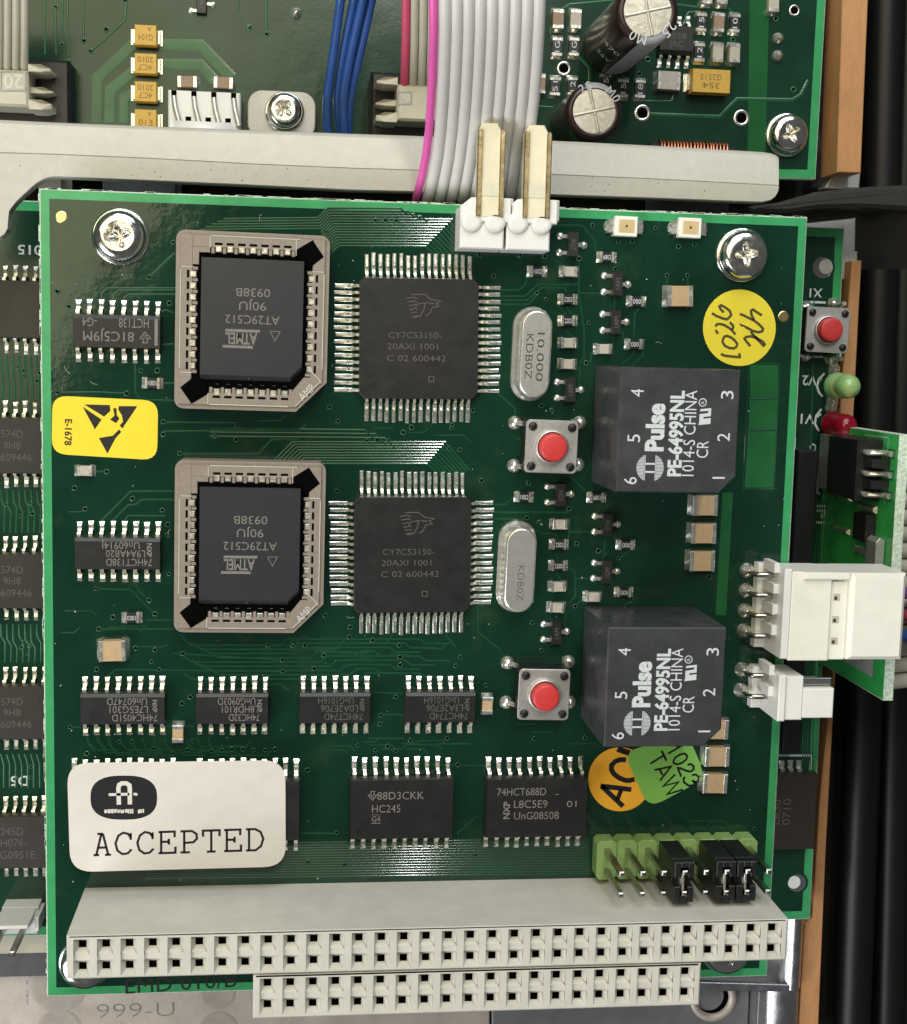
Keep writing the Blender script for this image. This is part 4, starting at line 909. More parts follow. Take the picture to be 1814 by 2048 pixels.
s5, c5 = sticker('green square sticker reading 1023 TAW, overlapping the orange one', rquad(Iq, .12, ((372, 262), (700, 175), (792, 395), (500, 550)), 2.0), .10, 'label_green')
b = MB(); z = .16
for P in ([(1225, 190), (1390, 95), (1330, 80)], [(1300, 290), (1330, 240), (1400, 200), (1460, 190), (1490, 220), (1480, 270), (1420, 320), (1350, 340), (1305, 320), (1300, 290)],
          [(1495, 345), (1540, 335), (1580, 365), (1580, 410), (1540, 440), (1470, 425), (1400, 395), (1360, 390), (1410, 510)], [(1560, 490), (1610, 480), (1655, 515), (1645, 570), (1600, 590), (1560, 560), (1600, 590), (1580, 630), (1510, 635), (1450, 590), (1440, 540), (1465, 515)],
          [(980, 330), (1165, 215)], [(1135, 150), (1205, 290)], [(1035, 420), (1265, 370), (1115, 565)], [(1105, 405), (1150, 490)], [(1325, 480), (1160, 640), (1370, 585), (1215, 755), (1430, 690)]): b.line(qpts(Oq, z, *P), .26, z)
b.build('lettering', 'ink', s5, c5)
# ---- screws of the front board
screw('shiny screw in the upper left corner of the front board', 237, 471, 0, .35)
screw('shiny screw in the upper right corner, above the round yellow sticker', 1494, 508, 0, .1)
screw('shiny screw mostly hidden under the left end of the long socket strip', 167, 1938, 0, .6)
screw('shiny screw peeping out under the right end of the long socket strip', 1459, 1910, 0, .2)
# ================================================================ LOWER BOARD (under the front one)
ZL = -26.0
low = thing('circuit_board', 'lower green board showing as strips left and right of the front board', 'circuit board', (0, 0, ZL))
lp = [(-32, -3.6), (105.3, -3.9), (104.6, 96.6), (-32, 96.2)]
board_slab(low, lp, ZL, 1.6, 1.3, 'mask_back')
tr = MB()
def ltrack(pxs, w=.28): tr.line(wpts(pxs, ZL), w, ZL + .012, .05)
for i in range(8):
    x = 2 + 12 * i
    ltrack([(x, 712), (x + 1, 742 + (i % 3) * 6), (x + 4, 760 + (i % 3) * 6), (x + 3, 800)]); ltrack([(x, 980), (x + 2, 1003 + (i % 2) * 9), (x + 8, 1015 + (i % 2) * 9), (x + 6, 1065)])
    ltrack([(x, 1248), (x + 1, 1272 + (i % 3) * 5), (x + 9, 1286 + (i % 3) * 5), (x + 8, 1325)]); ltrack([(x, 1508), (x + 6, 1528), (x + 6, 1575)])
for x in (1631, 1636, 1641, 1646, 1651): ltrack([(x + 2, 1000), (x - 6, 1130)], .2); ltrack([(x - 20, 1320), (x - 26, 1500), (x - 24, 1560)], .2)
ltrack([(1628, 590), (1625, 760), (1622, 900)], .2)
tr.build('copper_tracks', 'trace_back', low, kind='stuff')
vias('vias', [tuple(at(rng.uniform(0, 80), y + rng.uniform(-16, 16), ZL))[:2] for y in (750, 760, 745, 1020, 1030, 1290, 1300, 1540) for _ in range(2)], low, ZL + .012, 'trace_back')
for y, lb, lines in ((619, 'wide black chip tinted with a brown reflection, topmost of the column on the left', []), (889, 'wide chip marked 74D, second from the top of the left column', [('574D', .6, 1.6, 1.0, 2.8), ('9H8', .6, .1, 1.0, 2.2), ('609446', 1.1, -1.5, 1.0, 4.0)]), (1157, 'wide chip marked 574D in the middle of the left column', [('574D', .6, 1.6, 1.0, 2.8), ('9H8', .6, .1, 1.0, 2.2), ('609446', 1.1, -1.5, 1.0, 4.0)]),
                     (1417, 'wide chip marked 574D, fourth from the top of the left column', [('574D', .6, 1.6, 1.0, 2.8), ('9H8', .6, .1, 1.0, 2.2), ('609446', 1.1, -1.5, 1.0, 4.0)]), (1673, 'wide chip marked 245D at the bottom of the left column', [('245D', .6, 1.6, 1.1, 3.0), ('H076-', .8, 0, 1.1, 3.4), ('G0951E', 1.3, -1.7, 1.1, 4.6)])):
    soic(low, 22.5, y, 20, True, 0, lb, lines, z=ZL, dim=True, only=lambda i, up: i > 3)
def silk(parent, items, z, lines=()):
    b = MB()
    for s, x, y, h, w, rot in items: putpx(b, s, x, y, z, h, w, rot, .015)
    for P, w in lines: b.line(wpts(P, z), w, z)
    return b.build('lettering', 'print', parent)
Kq = crop(1380, 840, 3.406); Lq = Jq
silk(low, [('015', 60, 500, 19, 48, 180), ('D5', 39, 1562, 20, 34, 180), ('X1', 1632, 586, 17, 26, 180), ('V2', 1619, 761, 19, 30, 180), ('V1', 1615, 838, 19, 28, 180), ('JP1', 1642, 1026, 17, 42, -90), ('O', 1626, 895, 15, 13, 0)], ZL + .03,
     [([(1614, 604), (1651, 605)], .3), ([(1610, 713), (1646, 714)], .3), ([(1684, 606), (1684, 616)], .3), ([(1681, 706), (1680, 716)], .3), ([(1649, 747), (1638, 758), (1634, 772), (1638, 785), (1645, 793)], .3), ([(1643, 756), (1640, 760)], .25), ([(1683, 787), (1675, 792)], .3), ([(1643, 818), (1632, 832), (1630, 848), (1638, 862)], .3), ([(1642, 828), (1634, 834)], .25),
      ([(1672, 878), (1644, 879), (1634, 985), (1640, 988)], .3), ([(1590, 873), (1589, 903), (1598, 903)], .25), ([(1550, 1511), (1622, 1511), (1621, 1540)], .3), ([(1552, 1500), (1550, 1511)], .2)])
push_button(low, 1655, 660, ZL, 'red push button on the lower board near the marking X1', [(1668, 607), (1615, 613), (1660, 717), (1612, 712)])
def led(px, py, m, label):
    # the lamp stands upright; px, py is where its base shows
    p = at(px, py, ZL); o = link('indicator_lamp', None, low, tuple(p), 0, label=label)
    b = MB(); b.lathe([(1.85, 1.2), (1.85, 2.1), (1.72, 2.2), (1.72, 5.2), (1.6, 5.9), (1.25, 6.5), (.7, 6.85), (.06, 6.95)], 24); sub('bulb', b.mesh('bulb', m), o)
    for s in (-1, 1):
        t = MB(); t.box(-.25, s * 1.27 - .25, 0, .25, s * 1.27 + .25, 1.4, .05); t.lathe([(.9, .03), (.7, .4), (.3, .8)], 12, (0, s * 2.3, 0)); sub('lead', t.mesh('lead', 'solder'), o)
led(1666, 771, 'led_green', 'round green lamp on the lower board near the marking V2'); led(1660, 848, 'led_red', 'round dark red lamp on the lower board near the marking V1')
# dark ribbon socket under the front board's right edge and the chip below it
def dark_connector(pa, pb, w, h, label, n):
    a = at(*pa, ZL); c = at(*pb, ZL); b = MB(); b.box(a.x, c.y, ZL + .05, a.x + w, a.y, ZL + h, .15)
    o = b.build('ribbon_socket', 'black_plastic', low, tuple(a), label=label)
    q = MB(); q.box(-.2, -.32, 0, .75, .32, .5, .08); q.box(.5, -.36, -.02, 1.2, .36, .2, .05); pm_ = q.mesh('pin', 'solder')
    for i in range(n):
        y = a.y - .8 - i * (a.y - c.y - 1.6) / (n - 1); link('pin', pm_, o, (a.x + w, y, ZL + .02))
dark_connector((1576, 897), (1560, 1120), 3.0, 4.0, 'dark strip socket with small square pins beside the marking JP1', 12)
dark_connector((1556, 1300), (1545, 1488), 2.6, 4.0, 'dark strip socket under the small white plug', 9)
soic(low, 1571, 1614, 18, True, -90, 'black chip marked 0710 on the right strip of the lower board', [], z=ZL, dim=True, only=lambda i, up: False)
b = MB(); putpx(b, '0710', 1573, 1624, ZL + 2.47, 16, 52, 90); putpx(b, 'L630', 1553, 1624, ZL + 2.47, 14, 50, 90)
b.build('lettering', 'laser_dim', low)
for k in range(3):
    p = at(1562 + 17 * k, 1537, ZL); b = MB(); b.box(p.x - .35, p.y - 1.0, ZL + .03, p.x + .35, p.y + .2, ZL + .9, .1); b.box(p.x - .4, p.y + .1, ZL + .02, p.x + .4, p.y + 1.3, ZL + .3, .08); b.build('pin', 'solder', low, tuple(p))
for px, py, r, m in ((1594, 1766, 1.35, 'hole_light'), (1645, 535, 1.45, 'steel_matt')):
    p = at(px, py, ZL); b = MB(); b.lathe([(r * 1.25, ZL + .02), (r * 1.05, ZL + .06), (r, ZL + .03)], 24, (p.x, p.y, 0), 0, cap=False); b.sheet(circ(p.x, p.y, r, 24), ZL + .03, 2); b.sheet(circ(p.x + .35 * r * (1 if py > 1000 else -1) * -1, p.y + .1 * r, r * .72, 20), ZL + .045, 1)
    b.build('mounting_hole', ['mask_back', m, 'bar_dark'], low, tuple(p))
b = MB()
b.prism(circ(at(1510, 1775, ZL).x, at(1510, 1775, ZL).y, 2.35, 30), ZL + .03, ZL + .08); tag(b.build('sticker', 'label_lemon', None, (at(1510, 1775, ZL).x, at(1510, 1775, ZL).y, ZL)), 'yellow round sticker peeping out from under the front board by the black jumpers', 'sticker')
# white two-pin header in the lower left
b = MB(); x0, y1 = at(4, 1816, ZL + 3).x, at(4, 1816, ZL + 3).y
hx1 = at(76, 1818, ZL + 3).x; hy0 = at(70, 1868, ZL + 3).y
b.box(x0, hy0, ZL + .05, hx1, y1, ZL + 3, .15); b.box(x0 + .1, y1 - .5, ZL + 3, hx1 - .2, y1, ZL + 9.0, .1); b.box(hx1 - .1, hy0 + 1.2, ZL + .1, hx1 + .45, y1 - .6, ZL + 5, .1)
o = b.build('wire_header', 'white_plastic', low, (x0, hy0, ZL), label='white two-pin header on the lower left corner of the lower board')
for px, py in ((10, 1852), (52, 1848)):
    p = at(px, py, ZL + 3); q = MB(); q.prism([(p.x - .33, p.y - .33), (p.x + .33, p.y - .33), (p.x + .33, p.y + .33), (p.x - .33, p.y + .33)], ZL + 2.5, ZL + 12.5, .15); q.build('pin', 'dark_pin', o, tuple(p))
# ================================================================ UPPER BOARD (behind the grey bar)
ZU = -30.0
up = thing('circuit_board', 'green circuit board at the top, partly covered by the grey metal bar and cables', 'circuit board', (0, 0, ZU))
ux = at(1640, 200, ZU).x
board_slab(up, [(-34, 100.5), (ux, 103.6), (ux + .2, 152), (-34, 152)], ZU, 1.6, 1.3, 'mask_back')
g = MB(); g.sheet(wpts([(1500, -60), (1540, -60), (1530, 330), (1495, 330)], ZU), ZU + .02); g.build('copper_area', 'ground_plane', up)
tr = MB()
def utrack(pxs, w=.3): tr.line(wpts(pxs, ZU), w, ZU + .012, .06)
Uq = crop(0, 0, 3.017); Vq = crop(600, 0, 3.017); Wq = crop(1060, 0, 2.4)
for c, w, pts in ((Uq, .3, [(270, 0), (272, 330)]), (Uq, .3, [(335, 45), (338, 330)]), (Uq, .3, [(378, 0), (372, 265)]), (Uq, .3, [(408, 0), (412, 370)]), (Uq, .3, [(500, 0), (505, 240)]), (Uq, .35, [(760, 10), (755, 120), (640, 230), (550, 305)]), (Uq, .25, [(1440, 0), (1442, 85), (1505, 165)]), (Uq, .35, [(1605, 0), (1608, 200)]),
                  (Uq, 1.5, [(585, 740), (588, 470), (810, 265)]), (Uq, 1.5, [(665, 740), (668, 545), (810, 430)]), (Uq, 1.3, [(750, 740), (752, 590), (810, 560)]), (Uq, 1.5, [(970, 270), (1210, 272), (1400, 470)]), (Uq, 1.4, [(970, 385), (1210, 390), (1290, 480)]),
                  (Wq, .5, [(575, 548), (910, 560), (995, 475), (1260, 480), (1300, 455), (1335, 385)]), (Wq, .45, [(235, 275), (285, 320), (285, 385)]), (Wq, .45, [(385, 380), (480, 290), (560, 250)]), (Wq, .45, [(440, 380), (445, 340), (560, 240)]), (Wq, .3, [(130, 60), (190, 20), (420, 0)]), (Wq, .3, [(690, 20), (800, 35), (830, 0)]), (Wq, .3, [(980, 70), (960, 45), (920, 20)]), (Wq, .3, [(550, 485), (680, 485), (690, 450)]), (Wq, .3, [(100, 130), (100, 170)]), (Wq, .3, [(30, 510), (110, 515)]), (Wq, .3, [(735, 120), (760, 60), (810, 55)])):
    tr.line(wpts(c(*pts), ZU), w, ZU + .012, .06 if w < 1 else .03)
tr.build('copper_tracks', 'trace_back', up, kind='stuff')
vias('vias', [tuple(at(x, y, ZU))[:2] for x, y in Uq((335, 45), (372, 268), (410, 372), (505, 245), (548, 308), (1505, 165), (1608, 205), (640, 178), (755, 5)) + Wq((1180, 90), (525, 355), (975, 190), (565, 285), (1265, 430))], up, ZU + .012, 'trace_back', .42)
def tant(px, py, L, Wd, H, label, rot, marks, z=ZU):
    p = at(px, py, z + H); p.z = z
    b = MB(); b.loft([[(-L / 2 + .12, -Wd / 2 + .12, .1), (L / 2 - .12, -Wd / 2 + .12, .1), (L / 2 - .12, Wd / 2 - .12, .1), (-L / 2 + .12, Wd / 2 - .12, .1)]] + [[(-L / 2 + d, -Wd / 2 + d, h), (L / 2 - d, -Wd / 2 + d, h), (L / 2 - d, Wd / 2 - d, h), (-L / 2 + d, Wd / 2 - d, h)] for d, h in ((0, H * .5), (.1, H - .05), (.14, H))], 0, False)
    o = link('tantalum_capacitor', b.mesh('tantalum_capacitor', 'tantalum'), up, tuple(p), R_(rot), label=label)
    for s in (-1, 1):
        t = MB(); t.box(s * (L / 2 - .3), -Wd * .33, .03, s * (L / 2 + .28), Wd * .33, H * .45, .06); t.box(s * (L / 2), -Wd * .38, .02, s * (L / 2 + .6), Wd * .38, .25, .05); sub('terminal', t.mesh('terminal', 'solder'), o)
    m = MB()
    for s_, x, y, h, w in marks: put(m, s_, x, y, H + .008, h, w, 180)
    sub('lettering', m.mesh('lettering', 'tantalum_mark'), o); return o
for y, lb, mk_ in ((70, 'yellow block capacitor, topmost of the column of four', (('A', .5, .75, .6, .6), ('G104', 0, -.3, .8, 1.9))), (127, 'yellow block capacitor, second from the top of the column of four', (('2010', 0, .5, .75, 2.0), ('4C7', 0, -.5, .75, 1.8))), (183, 'yellow block capacitor, third from the top of the column of four', (('2010', 0, .5, .75, 2.0), ('4C7', 0, -.5, .75, 1.8))), (239, 'yellow block capacitor half hidden behind the grey bar', (('A', .5, .75, .6, .6), ('E10', 0, -.4, .8, 1.8)))):
    tant(291, y, 3.0, 2.75, 1.9, lb, 0, mk_)
tant(1423, 162, 5.5, 3.3, 2.4, 'large yellow block capacitor left of the upper right screw', 0, (('22515', -.2, .5, .8, 2.8), ('354', 0, -.6, .8, 2.4), ('|', 1.3, .4, .7, None)))
for x, y in ((375.5, 166), (447.5, 168)): smd(up, x, y, 'capacitor', z=ZU, size=(2.6, 1.5, 1.1, .55), body='ceramic_brown')
for x, y, t in ((1113, 95, '1G'), (1146.7, 95, '1G'), (1109, 174, '51'), (1144, 174, '12'), (1244.6, 178, '15'), (1278.7, 179, '18'), (1400.8, 46, '15'), (1467.5, 48, '10'), (1397, 106, '12'), (1210, 167, '15')): smd(up, x, y, 'resistor', z=ZU, vert=True, text=t, size=(2.5, 1.5, .6, .5))
for x, y, m in ((1114, 41, 'ceramic_brown'), (1149, 41, 'ceramic_grey'), (1434, 48, 'ceramic_brown'), (1432, 107.5, 'ceramic_grey'), (1465, 109, 'ceramic_grey'), (1543, 8, 'ceramic_grey'), (1410, -8, 'ceramic_grey'), (1441, -7, 'ceramic_grey')): smd(up, x, y, 'capacitor', z=ZU, vert=True, body=m, size=(2.6, 1.55, 1.1, .55))
smd(up, 1333, 164.5, 'big_capacitor', z=ZU, body='ceramic_grey', size=(3.2, 2.5, 1.4, .5))
smd(up, 1078, 170, 'capacitor', z=ZU, vert=True, body='ceramic_brown', size=(2.6, 1.5, 1.1, .55))
soic(up, 1347, 84, 8, False, 0, 'small eight-pin black chip next to the tilted-looking tall round capacitor', [('4558', 0, .5, .8, 2.6), ('JRC', 0, -.6, .8, 2.0)], z=ZU, dim=True)
def sot_up():
    p = at(404, 10, ZU); o = sot23(up, 404, 8, z=ZU); return o
sot_up()
for px, py in ((1556, 77), (1555, 112), (592, 27)):
    p = at(px, py, ZU); b = MB(); b.lathe([(.8, .02), (.7, .4), (.35, .9), (.1, 1.1)], 14, (p.x, p.y, ZU)); b.build('solder_joint', 'solder', up, tuple(p))
for px, py, r in ((1285, 226, .72), (1483, 236, .72), (1128, 137, .62), (1589, 21, .5)):
    p = at(px, py, ZU); b = MB(); b.lathe([(r * 1.6, ZU + .015), (r * 1.5, ZU + .07), (r * 1.05, ZU + .07), (r, ZU + .02)], 20, (p.x, p.y, 0), 0, cap=False); b.sheet(circ(p.x, p.y, r * 1.02, 16), ZU + .03, 1); b.build('plated_hole', ['steel', 'void'], up, tuple(p))
def elcap(px, py, h, r, label, a0):
    """px, py: where its metal top shows"""
    p = at(px, py, ZU + h); p.z = ZU
    o = link('electrolytic_capacitor', None, up, tuple(p), 0, label=label)
    b = MB(); b.lathe([(r * .93, .2), (r * .98, .6), (r * .98, 1.0), (r * .9, 1.3), (r, 1.7), (r, h - .7), (r * .97, h - .3), (r * .86, h - .04), (r * .78, h), (r * .76, h - .12)], 40, cap=False)
    n = 9; w = R_(64)
    rings = [[((r + .03) * math.cos(a0 + w * (k / n - .5)), (r + .03) * math.sin(a0 + w * (k / n - .5)), z) for k in range(n + 1)] for z in (.9 if 0 else 1.8, h - .7)]
    rings += [[((rr) * math.cos(a0 + w * (k / n - .5)), (rr) * math.sin(a0 + w * (k / n - .5)), z) for k in range(n + 1)] for rr, z in ((r * .985, h - .24), (r * .87, h + .0), (r * .79, h + .03))]
    sub('sleeve', b.mesh('sleeve', 'cap_sleeve'), o)
    s = MB(); s.loft(rings, 0, True, False, False); sub('stripe', s.mesh('stripe', 'cap_stripe'), o)
    t = MB(); t.lathe([(r * .77, h - .12), (r * .5, h - .08), (.05, h - .06)], 32)
    for a in (.25, .25 + math.pi / 2): t.line([(-r * .74 * math.cos(a), -r * .74 * math.sin(a)), (r * .74 * math.cos(a), r * .74 * math.sin(a))], .42, h - .09, .12)
    sub('vent_top', t.mesh('vent_top', 'cap_top'), o)
    # printing round the can
    m = MB(); k = r + .02
    for s_, aa, zz, hh in (('0', a0, h * .45, 1.5), ('470', a0 - 1.05, h * .6, 1.3), ('25V', a0 - 1.05, h * .38, 1.1), ('105', a0 + 1.0, h * .6, 1.2)):
        vs, fs = glyphs(s_); x0 = min(v[0] for v in vs); x1 = max(v[0] for v in vs); sc = hh / CAPH
        m.add([((k + (.02 if aa == a0 else 0)) * math.cos(aa + (x - (x0 + x1) / 2) * sc / k), (k + (.02 if aa == a0 else 0)) * math.sin(aa + (x - (x0 + x1) / 2) * sc / k), zz + (y - .35) * sc) for x, y in vs], fs, 1 if aa == a0 else 0)
    for j, s_ in enumerate('25M0'):
        aa = a0 + (.75, .45, -.5, -.85)[j]; put(m, s_, r * .885 * math.cos(aa), r * .885 * math.sin(aa), h + .035, r * .3, None, math.degrees(aa) - 90)
    sub('lettering', m.mesh('lettering', ['print', 'ink']), o); return o
elcap(1189, 222, 12.0, 3.7, 'round brown capacitor with a grey stripe, directly above the grey bar', R_(80))
elcap(1296, 22, 20.5, 3.95, 'tall round brown capacitor cut off by the top of the photo', R_(-72))
# coil peeping out above the bar
c0 = at(1390, 303, ZU + 4); o = link('coil', None, up, (c0.x, c0.y, ZU), 0, label='copper wire coil peeping out above the grey bar')
b = MB(); b.box(-6.2, -4, .1, 6.2, 1.1, 3.0, .2); sub('core', b.mesh('core', 'black_plastic'), o)
b = MB()
for i in range(21):
    x = -4.6 + i * .46 + rng.uniform(-.06, .06); b.tube([(x, 1.35, .3), (x, 1.45, 2.6), (x + .05, 1.1, 3.4), (x + .1, -1, 3.6), (x + .1, -3.6, 3.5)], .18, 6)
sub('winding', b.mesh('winding', 'copper'), o)
# white four-pin header behind the bar
a = at(335, 180, ZU + 6); c = at(480, 180, ZU + 6); x0, x1 = a.x, c.x; yt = at(400, 180, ZU + 6).y
b = MB(); b.box(x0, yt - 5.2, ZU + .1, x1, yt - .0, ZU + 5.2, .2); b.box(x0, yt - 8.2, ZU + .1, x1, yt - 5.1, ZU + 6.2, .2)
o = b.build('wire_header', 'white_plastic', up, (x0, yt - 6, ZU), label='white four-pin header standing behind the grey bar')
b = MB(); r_ = []
b.loft([[(x0 + .9, yt - 4.0 - 2.6 * (1 - math.cos(t)) * .5 - 0, ZU + 6.3 + .0 + 1.2 * math.sin(t)), (x1 - .9, yt - 4.0 - 2.6 * (1 - math.cos(t)) * .5, ZU + 6.3 + 1.2 * math.sin(t)), (x1 - .9, yt - 5.5, ZU + 5), (x0 + .9, yt - 5.5, ZU + 5)] for t in [math.pi * k / 10 for k in range(11)]], 0, True); b.build('locking_tab', 'white_plastic', o, (x0, yt, ZU))
for i in range(4):
    x = x0 + .75 + i * (x1 - x0 - 1.6) / 3
    b = MB(); b.box(x - .33, yt - .9, ZU + 5.15, x + .33, yt - .05, ZU + 5.26); b.build('pin_slot', 'void', o, (x, yt, ZU + 5)); b = MB(); b.tube([(x, yt - .8, ZU + 5.3), (x + .2, yt - 2.2, ZU + 5.5), (x + .75, yt - 4.3, ZU + 5.6)], .36, 8); b.build('pin', 'steel_matt', o, (x, yt, ZU + 5.3))
    if i < 3: b = MB(); b.box(x + 1.5, yt - 4.1, ZU + 5.15, x + 2.2, yt - 3.3, ZU + 5.26); b.build('pin_slot', 'void', o, (x, yt, ZU + 5))
screw('screw with star recess on the grey tab above the bar', 569, 219, ZU + 3.2, .9, 2.35)
screw('tall-looking screw in the lower right corner of the upper board', 1583, 266, ZU + .05, .5, 2.75)
# ================================================================ GREY BAR across the picture
bar = thing('bracket_bar', 'grey painted metal bar crossing above the front board', 'metal bracket', (45, 104, -8))
ZB = -5.0
def edge(px, T):
    for (xa, ya), (xb, yb) in zip(T, T[1:]):
        if xa <= px <= xb: return ya + (yb - ya) * (px - xa) / (xb - xa)
    return T[-1][1]
TOP = [(-120, 233), (0, 240), (200, 249), (600, 264), (1180, 284), (1560, 306)]
CR = [(-120, 299), (0, 305), (200, 311), (600, 333), (1180, 351), (1560, 371)]
BOT = [(-120, 490), (0, 476), (10, 468), (15, 458), (16.5, 436), (18, 424), (22, 418), (32, 405), (50, 388), (62, 377), (74, 367), (84, 361), (94, 357), (104, 355), (116, 354.5), (400, 366), (700, 381), (1180, 392), (1560, 407)]
rings = []
xs = [-120, 0, 10, 15, 16.5, 18, 22, 32, 50, 62, 74, 84, 94, 104, 116, 300, 500, 700, 900, 1100, 1300, 1500, 1525, 1542, 1551, 1556, 1557.5]
for px in xs:
    k = 0 if px <= 1500 else ((px - 1500) / 58.0) ** 2
    yt, yc, yb = edge(px, TOP), edge(px, CR), edge(px, BOT)
    yb = yb - (yb - yc) * .95 * (1 - math.sqrt(max(0, 1 - k ** 2))); yt2 = yt + 12 * (1 - math.sqrt(max(0, 1 - k ** 2)))
    pb = at(px, yb, ZB)
    P = [(pb.x, pb.y, ZB - 2.0), (pb.x, pb.y, ZB - .2), tuple(at(px, yb - 2.2, ZB)), tuple(at(px, yc + 1.6, ZB)), tuple(at(px, yc + .4, ZB - .16)), tuple(at(px, yc - .9, ZB - .02))]
    P += [tuple(at(px, yc + (yt2 - yc) * f, ZB - d)) for f, d in ((.90, .75), (.97, 1.1), (1.0, 1.8))]
    q = Vector(P[-1]); P += [(q.x, q.y + .1, ZB - 9), (q.x, q.y - 1.4, ZB - 9), (q.x, max(pb.y, q.y - 6.2) + 1.6, ZB - 3.0), (pb.x, pb.y + .6, ZB - 2.0)]
    rings.append(P)
b = MB(); b.loft(rings, 0, False); ob = b.build('rail', 'bar_paint', bar, (45, 104, -8))
b = MB()
for _ in range(90):
    px = rng.uniform(-20, 1500); py = rng.uniform(edge(px, CR) + 4, edge(px, CR) + 40); p = at(px, py, ZB); r = rng.choice((.03, .04, .05, .08))
    b.lathe([(r, 0), (r * .6, .012)], 6, tuple(p))
b.build('dirt_specks', 'pencil', bar, (45, 104, -8), kind='stuff')
b = MB(); k = ZU + 3.15; b.prism(rrect(at(495, 300, k).x, at(495, 275, k).y, at(630, 300, k).x, at(560, 182, k).y, 1.9, 6), k - 1.2, k, .12); b.build('mounting_tab', 'bar_paint', bar, (30, 106, k))
# dark things seen in the slit under the bar
def block(name, label, cat, pa, pb, z, h, m, top=True, ch=.15):
    a = at(*pa, z); c = at(*pb, z); b = MB(); b.box(a.x, c.y, z - h, c.x, a.y, z, ch); return tag(b.build(name, m, None, ((a.x + c.x) / 2, (a.y + c.y) / 2, z)), label, cat)
block('spacer_block', 'dark grey spacer block in the slit under the left part of the bar', 'spacer block', (205, 340), (352, 420), -16, 8, 'bar_dark')
block('spacer_block', 'dark grey spacer block in the slit under the right part of the bar', 'spacer block', (1322, 385), (1456, 450), -16, 8, 'bar_dark')
block('spacer_block', 'tan spacer block at the upper left corner of the front board', 'spacer block', (76, 330), (124, 420), -15, 8, 'idc_grey')
# ================================================================ CABLES
cabl = thing('ribbon_cable', 'broad white ribbon cable with a bright pink edge, running over the bar', 'ribbon cable', (50, 110, 6))
yz = [(-60, 15.5), (0, 14.5), (60, 12.5), (130, 9.5), (200, 6), (260, 2.8), (310, .5), (350, -1.2), (378, -2.6), (394, -4), (400, -6.5)]
LE = [(-60, 858), (0, 855), (60, 856), (130, 854), (200, 851), (260, 847), (310, 841), (350, 833), (378, 826), (394, 821), (400, 820)]
RE = [(-60, 1092), (0, 1090), (60, 1088), (130, 1084), (200, 1078), (260, 1070), (310, 1064), (350, 1060), (378, 1056), (394, 1053), (400, 1052)]
for i in range(10):
    path = []
    for (py, z), (_, xl), (_, xr) in zip(yz, LE, RE): path.append(tuple(at(xl + (xr - xl) * (i + .5) / 10, py, z)))
    b = MB(); b.tube(path, [.71 if i else .48] * len(path), 10)
    o = b.build('conductor', 'ribbon_pink' if i == 0 else 'ribbon_white', cabl, (50, 110, 6))
    if i == 0: o['label'] = 'bright pink edge wire of the white ribbon'
def ribbon(label, x_l, x_r, ypts, m, first, n, zf, org):
    c = thing('ribbon_cable', label, 'ribbon cable', org)
    for i in range(n):
        b = MB(); b.tube([tuple(at(l + (r - l) * (i + .5) / n, y, z)) for l, r, y, z in zip(x_l, x_r, ypts, zf)], (at(x_r[0], ypts[0], zf[0]) - at(x_l[0], ypts[0], zf[0])).length / n * .52, 10)
        b.build('conductor', m if i else first, c, org)
    return c
ribbon('grey ribbon cable with a dark pink edge behind the white ribbon', (804, 803, 800), (942, 940, 936), (-40, 80, 175), 'ribbon_grey', 'ribbon_red', 8, (-9, -13, -19), (45, 120, -14))
ribbon('grey ribbon cable in the upper left corner, entering the plug marked 20', (-112, -112, -112), (58, 58, 57), (-40, 60, 140), 'ribbon_grey', 'ribbon_grey', 10, (-14, -17, -21), (-8, 120, -17))
def idc(label, x0, x1, y0, y1, z, s, sx, sy, sh, sw, stickout, hood):
    o = thing('ribbon_plug', label, 'plug', tuple(at((x0 + x1) / 2, (y0 + y1) / 2, z)))
    org = tuple(at((x0 + x1) / 2, (y0 + y1) / 2, z)); a = at(x0, y0, z); c = at(x1, y1, z); h = a.y - c.y
    b = MB(); b.box(a.x, c.y, z - 7, c.x, a.y, z, .3); b.build('housing', 'idc_grey', o, org)
    e = a.x if stickout < 0 else c.x; w = stickout * 2.6
    for f0, f1, dz in ((0.98, 1.18, .1), (.45, .62, -1.5), (-.05, .22, -.2)):
        b = MB(); b.loft([[(e, c.y + h * f0, z + dz - d), (e + w * .6, c.y + h * f0, z + dz - d), (e + w, c.y + h * (f0 + .06), z + dz - d - 1.0), (e + w, c.y + h * f1 - .3, z + dz - d - 1.0), (e + w * .6, c.y + h * f1, z + dz - d), (e, c.y + h * f1, z + dz - d)] for d in (5, .3, 0)], 0, False); b.build('latch_rib', 'idc_grey', o, org)
    # number standing in a sunk panel
    b = MB(); pa = wpts(((sx - sw, sy - sh), (sx + sw, sy - sh), (sx + sw, sy + sh), (sx - sw, sy + sh)), z); b.sheet(pa, z + .01); b.build('number_panel', 'ribbon_grey', o, org)
    b = MB(); b.line(pa + [pa[0]], .22, z + .015); b.build('panel_edge', 'plate_grey', o, org)
    b = MB(); putpx(b, s, sx, sy, z + .05, sh * 1.45, sw * 1.6, 180, .02); b.build('lettering', 'beige', o, org)
    a2 = at(hood[0], hood[1], z - 6); c2 = at(hood[2], hood[3], z - 6); b = MB()
    b.prism([(a2.x, a2.y), (c2.x - .0, a2.y), (c2.x, c2.y), (a2.x, c2.y)] if stickout > 0 else [(a2.x, a2.y), (c2.x, a2.y), (c2.x, c2.y), (a2.x, c2.y)], ZU + .05, z - 5, .3)
    hd = b.build('box_header', 'black_plastic', up, tuple(a2), label='black box header under the grey plug marked ' + s.strip('.'))
    return o
